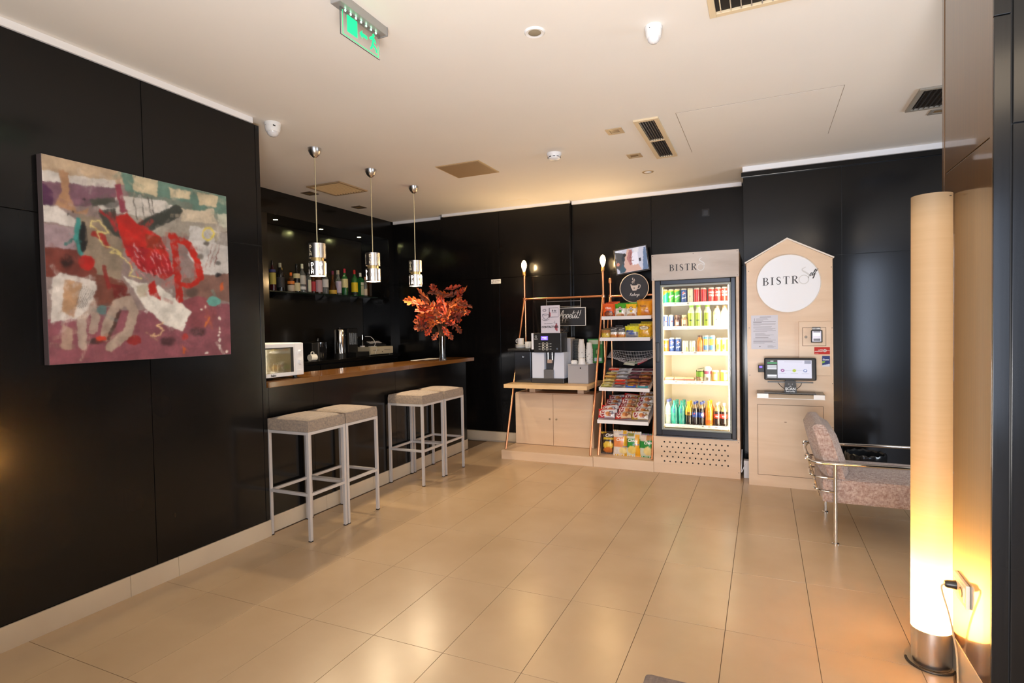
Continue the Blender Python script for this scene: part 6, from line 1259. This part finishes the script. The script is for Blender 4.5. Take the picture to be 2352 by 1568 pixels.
# --- small signs on the black walls
t = thing('wall_sticker', 'small white pictogram sticker on the black back wall above the coffee station', 'sticker', (-3.04, 6.33, 2.02))
obj('plate', B((-3.118, -2.985, 6.3275, 6.3298, 1.992, 2.045)), WPLAS, t); obj('pictogram', put(RB([([(.008, .01), (.04, .01), (.04, .042), (.008, .042), (.008, .01)], .003, 0), ([(.01, .012), (.038, .04)], .004, 0), ([(.05, .033), (.125, .036)], .005, 0), ([(.05, .018), (.12, .020)], .005, 0)]), (-3.118, 6.3268, 1.992)), INK, t)
t = thing('wall_socket', 'small black blank plate high on the dark wall above the fridge', 'plate', (-.56, 6.4, 2.63)); obj('plate', B((-.60, -.52, 6.393, 6.3998, 2.60, 2.68), bev=.002), BLACKG, t); obj('cover', B((-.585, -.535, 6.390, 6.394, 2.615, 2.665), bev=.002), BLACK, t)

# ================================================================== ARMCHAIR, BIN, POUF
t = thing('armchair', 'low armchair with tweedy grey-pink cushions and a chrome tube frame beside the lit column', 'armchair', (.75, 4.46, 0))
TW = fabric('tweed_fabric', '#8a6c62', '#c3b2a8', 420)
def soft(bm, cuts=7):
    bmesh.ops.subdivide_edges(bm, edges=bm.edges, cuts=cuts, use_grid_fill=True); return bm
y0_, y1_ = 4.165, 4.775
bm = soft(B((0, 1, 0, 1, 0, 1)))
for v in bm.verts:
    a, b, c = v.co; ca, cb, cc = 2*a-1, 2*b-1, 2*c-1; rr = 1-.05*(abs(cb)**6)*(abs(cc)**6); puff = .018*(1-abs(cb)**4)*(1-abs(cc)**4)*(1 if ca > 0 else -1)
    zz = .405+.362*c; lean = -.098*c; th = .165-.015*c; x = .355+lean+th*a+puff*.7; rnd = .035*max(abs(cb)**10, abs(cc)**8)*(ca)*-1
    v.co = Vector((x+rnd, y0_+.004+(y1_-y0_-.008)*(.5+(b-.5)*rr), zz-.022*abs(ca)**4*max(0, (c-.8)/.2)))
obj('back_cushion', bm, TW, t, True)
bm = soft(B((.345, 1.06, y0_, y1_, .255, .415), bev=.025), 2)
for v in bm.verts:
    a, b = abs((v.co.x-.70)/.357), abs((v.co.y-4.47)/.305)
    if v.co.z > .40: v.co.z += .022*(1-min(1, a)**3)*(1-min(1, b)**3)
obj('seat_cushion', bm, TW, t, True)
r = .0115
for yy in (4.133, 4.807):
    obj('arm_tube', T(arc([(.285, yy+(.12 if yy < 4.5 else -.12), .53), (.272, yy+(.04 if yy < 4.5 else -.04), .53), (.31, yy, .525), (.42, yy, .522), (.8, yy, .528), (1.08, yy, .53)]), r, 12), CHROME, t, True)
    for x in (.419, 1.07):
        lg = obj('leg', T([(x, yy, .008), (x, yy, .528)], r, 12), CHROME, t, True); obj('foot_disc', L([(0, 0), (.022, 0), (.022, .006), (.012, .010)], 18, (x, yy, 0)), CHROME, lg, True)
    for z, xs in ((.425, .300), (.335, .325)): obj('side_rail', T(arc([(.42, yy, z), (xs+.03, yy+(.004 if yy < 4.5 else -.004), z+.004), (xs-.02, yy+(.05 if yy < 4.5 else -.05), z+.008), (xs-.02, yy+(.15 if yy < 4.5 else -.15), z+.008)]), .006, 8), CHROME, t, True)
    pass
obj('rear_tube', T(arc([(.284, 4.25, .53), (.270, 4.36, .532), (.268, 4.47, .532), (.270, 4.58, .532), (.284, 4.69, .53)]), r, 12), CHROME, t, True)
obj('rear_brace', T(arc([(.276, 4.21, .55), (.272, 4.22, .52), (.30, 4.24, .42), (.335, 4.26, .27)]), .007, 8), CHROME, t, True); obj('rear_brace', T(arc([(.276, 4.73, .55), (.272, 4.72, .52), (.30, 4.70, .42), (.335, 4.68, .27)]), .007, 8), CHROME, t, True)

t = thing('waste_bin', 'black waste bin with a shiny black liner behind the armchair', 'bin', (.76, 5.35, 0))
obj('bin', L([(0, 0), (.12, 0), (.14, .33), (.135, .33), (.115, .01), (0, .01)], 28, (.76, 5.35, 0)), BLACK, t, True)
bm = L([(.137, .20), (.146, .26), (.149, .345), (.142, .362), (.128, .35), (.122, .24), (.05, .2), (0, .19)], 40, (.76, 5.35, 0))
for v in bm.verts:
    a = math.atan2(v.co.y-5.35, v.co.x-.76); k = 1+.012*math.sin(a*9)+.010*math.sin(a*17+v.co.z*40); v.co.x = .76+(v.co.x-.76)*k; v.co.y = 5.35+(v.co.y-5.35)*k; v.co.z += .006*math.sin(a*13)
obj('liner', bm, mat('black_liner', (.015, .016, .018), .18, coat=.4), t, True)

t = thing('pouf', 'corner of a brown-grey upholstered pouf at the bottom edge of the view', 'pouf', (-.16, 1.33, 0))
bm = B((-.316, .02, 1.12, 1.592, .06, .455), bev=.018); obj('cushion', bm, fabric('brown_pouf_fabric', '#5f4a3c', '#7a6352', 200), t, True)
for x in (-.27, -.02):
    for yy in (1.16, 1.53): obj('foot', L([(0, 0), (.018, 0), (.022, .062)], 14, (x, yy, 0)), BLACK, t, True)

# ================================================================== FLOOR LAMP
t = thing('floor_lamp', 'tall glowing column floor lamp with a parchment shade and steel base', 'floor lamp', (.636, 2.83, 0))
sm = bpy.data.materials.new('parchment_shade'); sm.use_nodes = True; nt = sm.node_tree; b = nt.nodes['Principled BSDF']; nt.nodes.remove(b)
df = nt.nodes.new('ShaderNodeBsdfDiffuse'); tl = nt.nodes.new('ShaderNodeBsdfTranslucent'); gs = nt.nodes.new('ShaderNodeBsdfGlossy'); m1 = nt.nodes.new('ShaderNodeMixShader'); m2 = nt.nodes.new('ShaderNodeMixShader')
tc = nt.nodes.new('ShaderNodeTexCoord'); mp = nt.nodes.new('ShaderNodeMapping'); mp.inputs['Scale'].default_value = (3, 3, 90); no = nt.nodes.new('ShaderNodeTexNoise'); no.inputs['Scale'].default_value = 1; cr = nt.nodes.new('ShaderNodeValToRGB')
cr.color_ramp.elements[0].color = (.50, .385, .25, 1); cr.color_ramp.elements[1].color = (.56, .44, .30, 1); nt.links.new(tc.outputs['Object'], mp.inputs[0]); nt.links.new(mp.outputs[0], no.inputs[0]); nt.links.new(no.outputs[0], cr.inputs[0])
nt.links.new(cr.outputs[0], df.inputs[0]); nt.links.new(cr.outputs[0], tl.inputs[0]); gs.inputs['Roughness'].default_value = .5
m1.inputs[0].default_value = .70; nt.links.new(df.outputs[0], m1.inputs[1]); nt.links.new(tl.outputs[0], m1.inputs[2]); m2.inputs[0].default_value = .015; nt.links.new(m1.outputs[0], m2.inputs[1]); nt.links.new(gs.outputs[0], m2.inputs[2])
em_ = nt.nodes.new('ShaderNodeEmission'); em_.inputs[0].default_value = (1, .62, .26, 1); em_.inputs[1].default_value = .0; ad = nt.nodes.new('ShaderNodeAddShader'); nt.links.new(m2.outputs[0], ad.inputs[0]); nt.links.new(em_.outputs[0], ad.inputs[1]); nt.links.new(ad.outputs[0], nt.nodes['Material Output'].inputs[0])
lc = (.636, 2.83, 0)
obj('shade', L([(.0718, .154), (.0716, .160)]+[(.0713-.0008*k/12, .16+1.797*k/12) for k in range(13)], 48, lc, False), sm, t, True)
obj('steel_base', L([(0, .004), (.069, .004), (.0700, .01), (.0700, .158), (.066, .160), (0, .160)], 48, lc), STEEL, t, True)
obj('rivet', L([(0, .003), (.004, .002), (.005, 0)], 10, (.636+.05, 2.83-.051, 1.94)), BLACK, t)
obj('tube_bulb', L([(0, .40), (.012, .405), (.012, 1.90), (0, 1.905)], 12, lc), mat('warm_tube', (1, .8, .6), .5, emit=4.2, ecol=(1, .74, .50)), t)
for z, p_ in ((.235, 85), (.33, 8)): point('column_bulb', (.636, 2.83, z), p_, (1, .58, .18), .025)
cpts = [(.636+.088*math.cos(a), 2.83+.088*math.sin(a), .0055) for a in [PI*.95+PI*1.0*k/14 for k in range(15)]]
obj('power_cord', T(arc(cpts[:-2]+[(.690, 2.72, .0055), (.675, 2.62, .0055)], 3), .005, 8), mat('brown_rubber', (.03, .018, .010), .5), t, True)
t = thing('socket_plate', 'white double wall socket with plug on the brown column wall behind the lamp', 'socket', (.71, 2.70, .385))
pl_ = obj('plate', B((.697, .710, 2.618, 2.776, .341, .431), bev=.003), mat('ivory_plate', (.80, .74, .64), .4), t)
obj('insert', B((.694, .698, 2.636, 2.758, .357, .415), bev=.002), mat('ivory_plate', (.80, .74, .64), .4), pl_); k = L([(0, -.002), (.018, -.002), (.020, 0)], 20); obj('outlet', put(k, (0, 0, 0), f=lambda c: Vector((.6935+c.z, 2.668+c.x, .386+c.y))), mat('socket_hole', (.10, .07, .05), .5), pl_)
k = L([(.0, .038), (.012, .038), (.016, .03), (.018, 0), (0, 0)], 18); obj('plug', put(k, (0, 0, 0), f=lambda c: Vector((.694-c.z, 2.728+c.x, .388+c.y))), BLACK, t, True)
obj('plug_cord', T(arc([(.658, 2.728, .388), (.648, 2.730, .365), (.674, 2.735, .26), (.690, 2.735, .17), (.698, 2.73, .10), (.694, 2.70, .008), (.685, 2.66, .006)]), .0035, 8), mat('pale_cord', (.55, .42, .25), .5), t, True)
t = thing('extension_block', 'small cream extension block on the floor at the foot of the column lamp', 'extension block', (.66, 2.54, 0))
obj('block', B((.635, .685, 2.50, 2.58, .0, .034), bev=.004), mat('cream_block', (.55, .45, .25), .45), t); obj('end_cap', B((.682, .695, 2.505, 2.575, .002, .032), bev=.002), BLACK, t)
obj('cord', T(arc([(.635, 2.56, .015), (.60, 2.58, .012), (.565, 2.56, .006), (.58, 2.51, .006), (.63, 2.47, .006), (.67, 2.42, .006)]), .005, 8), MC['brown_rubber'], t, True)
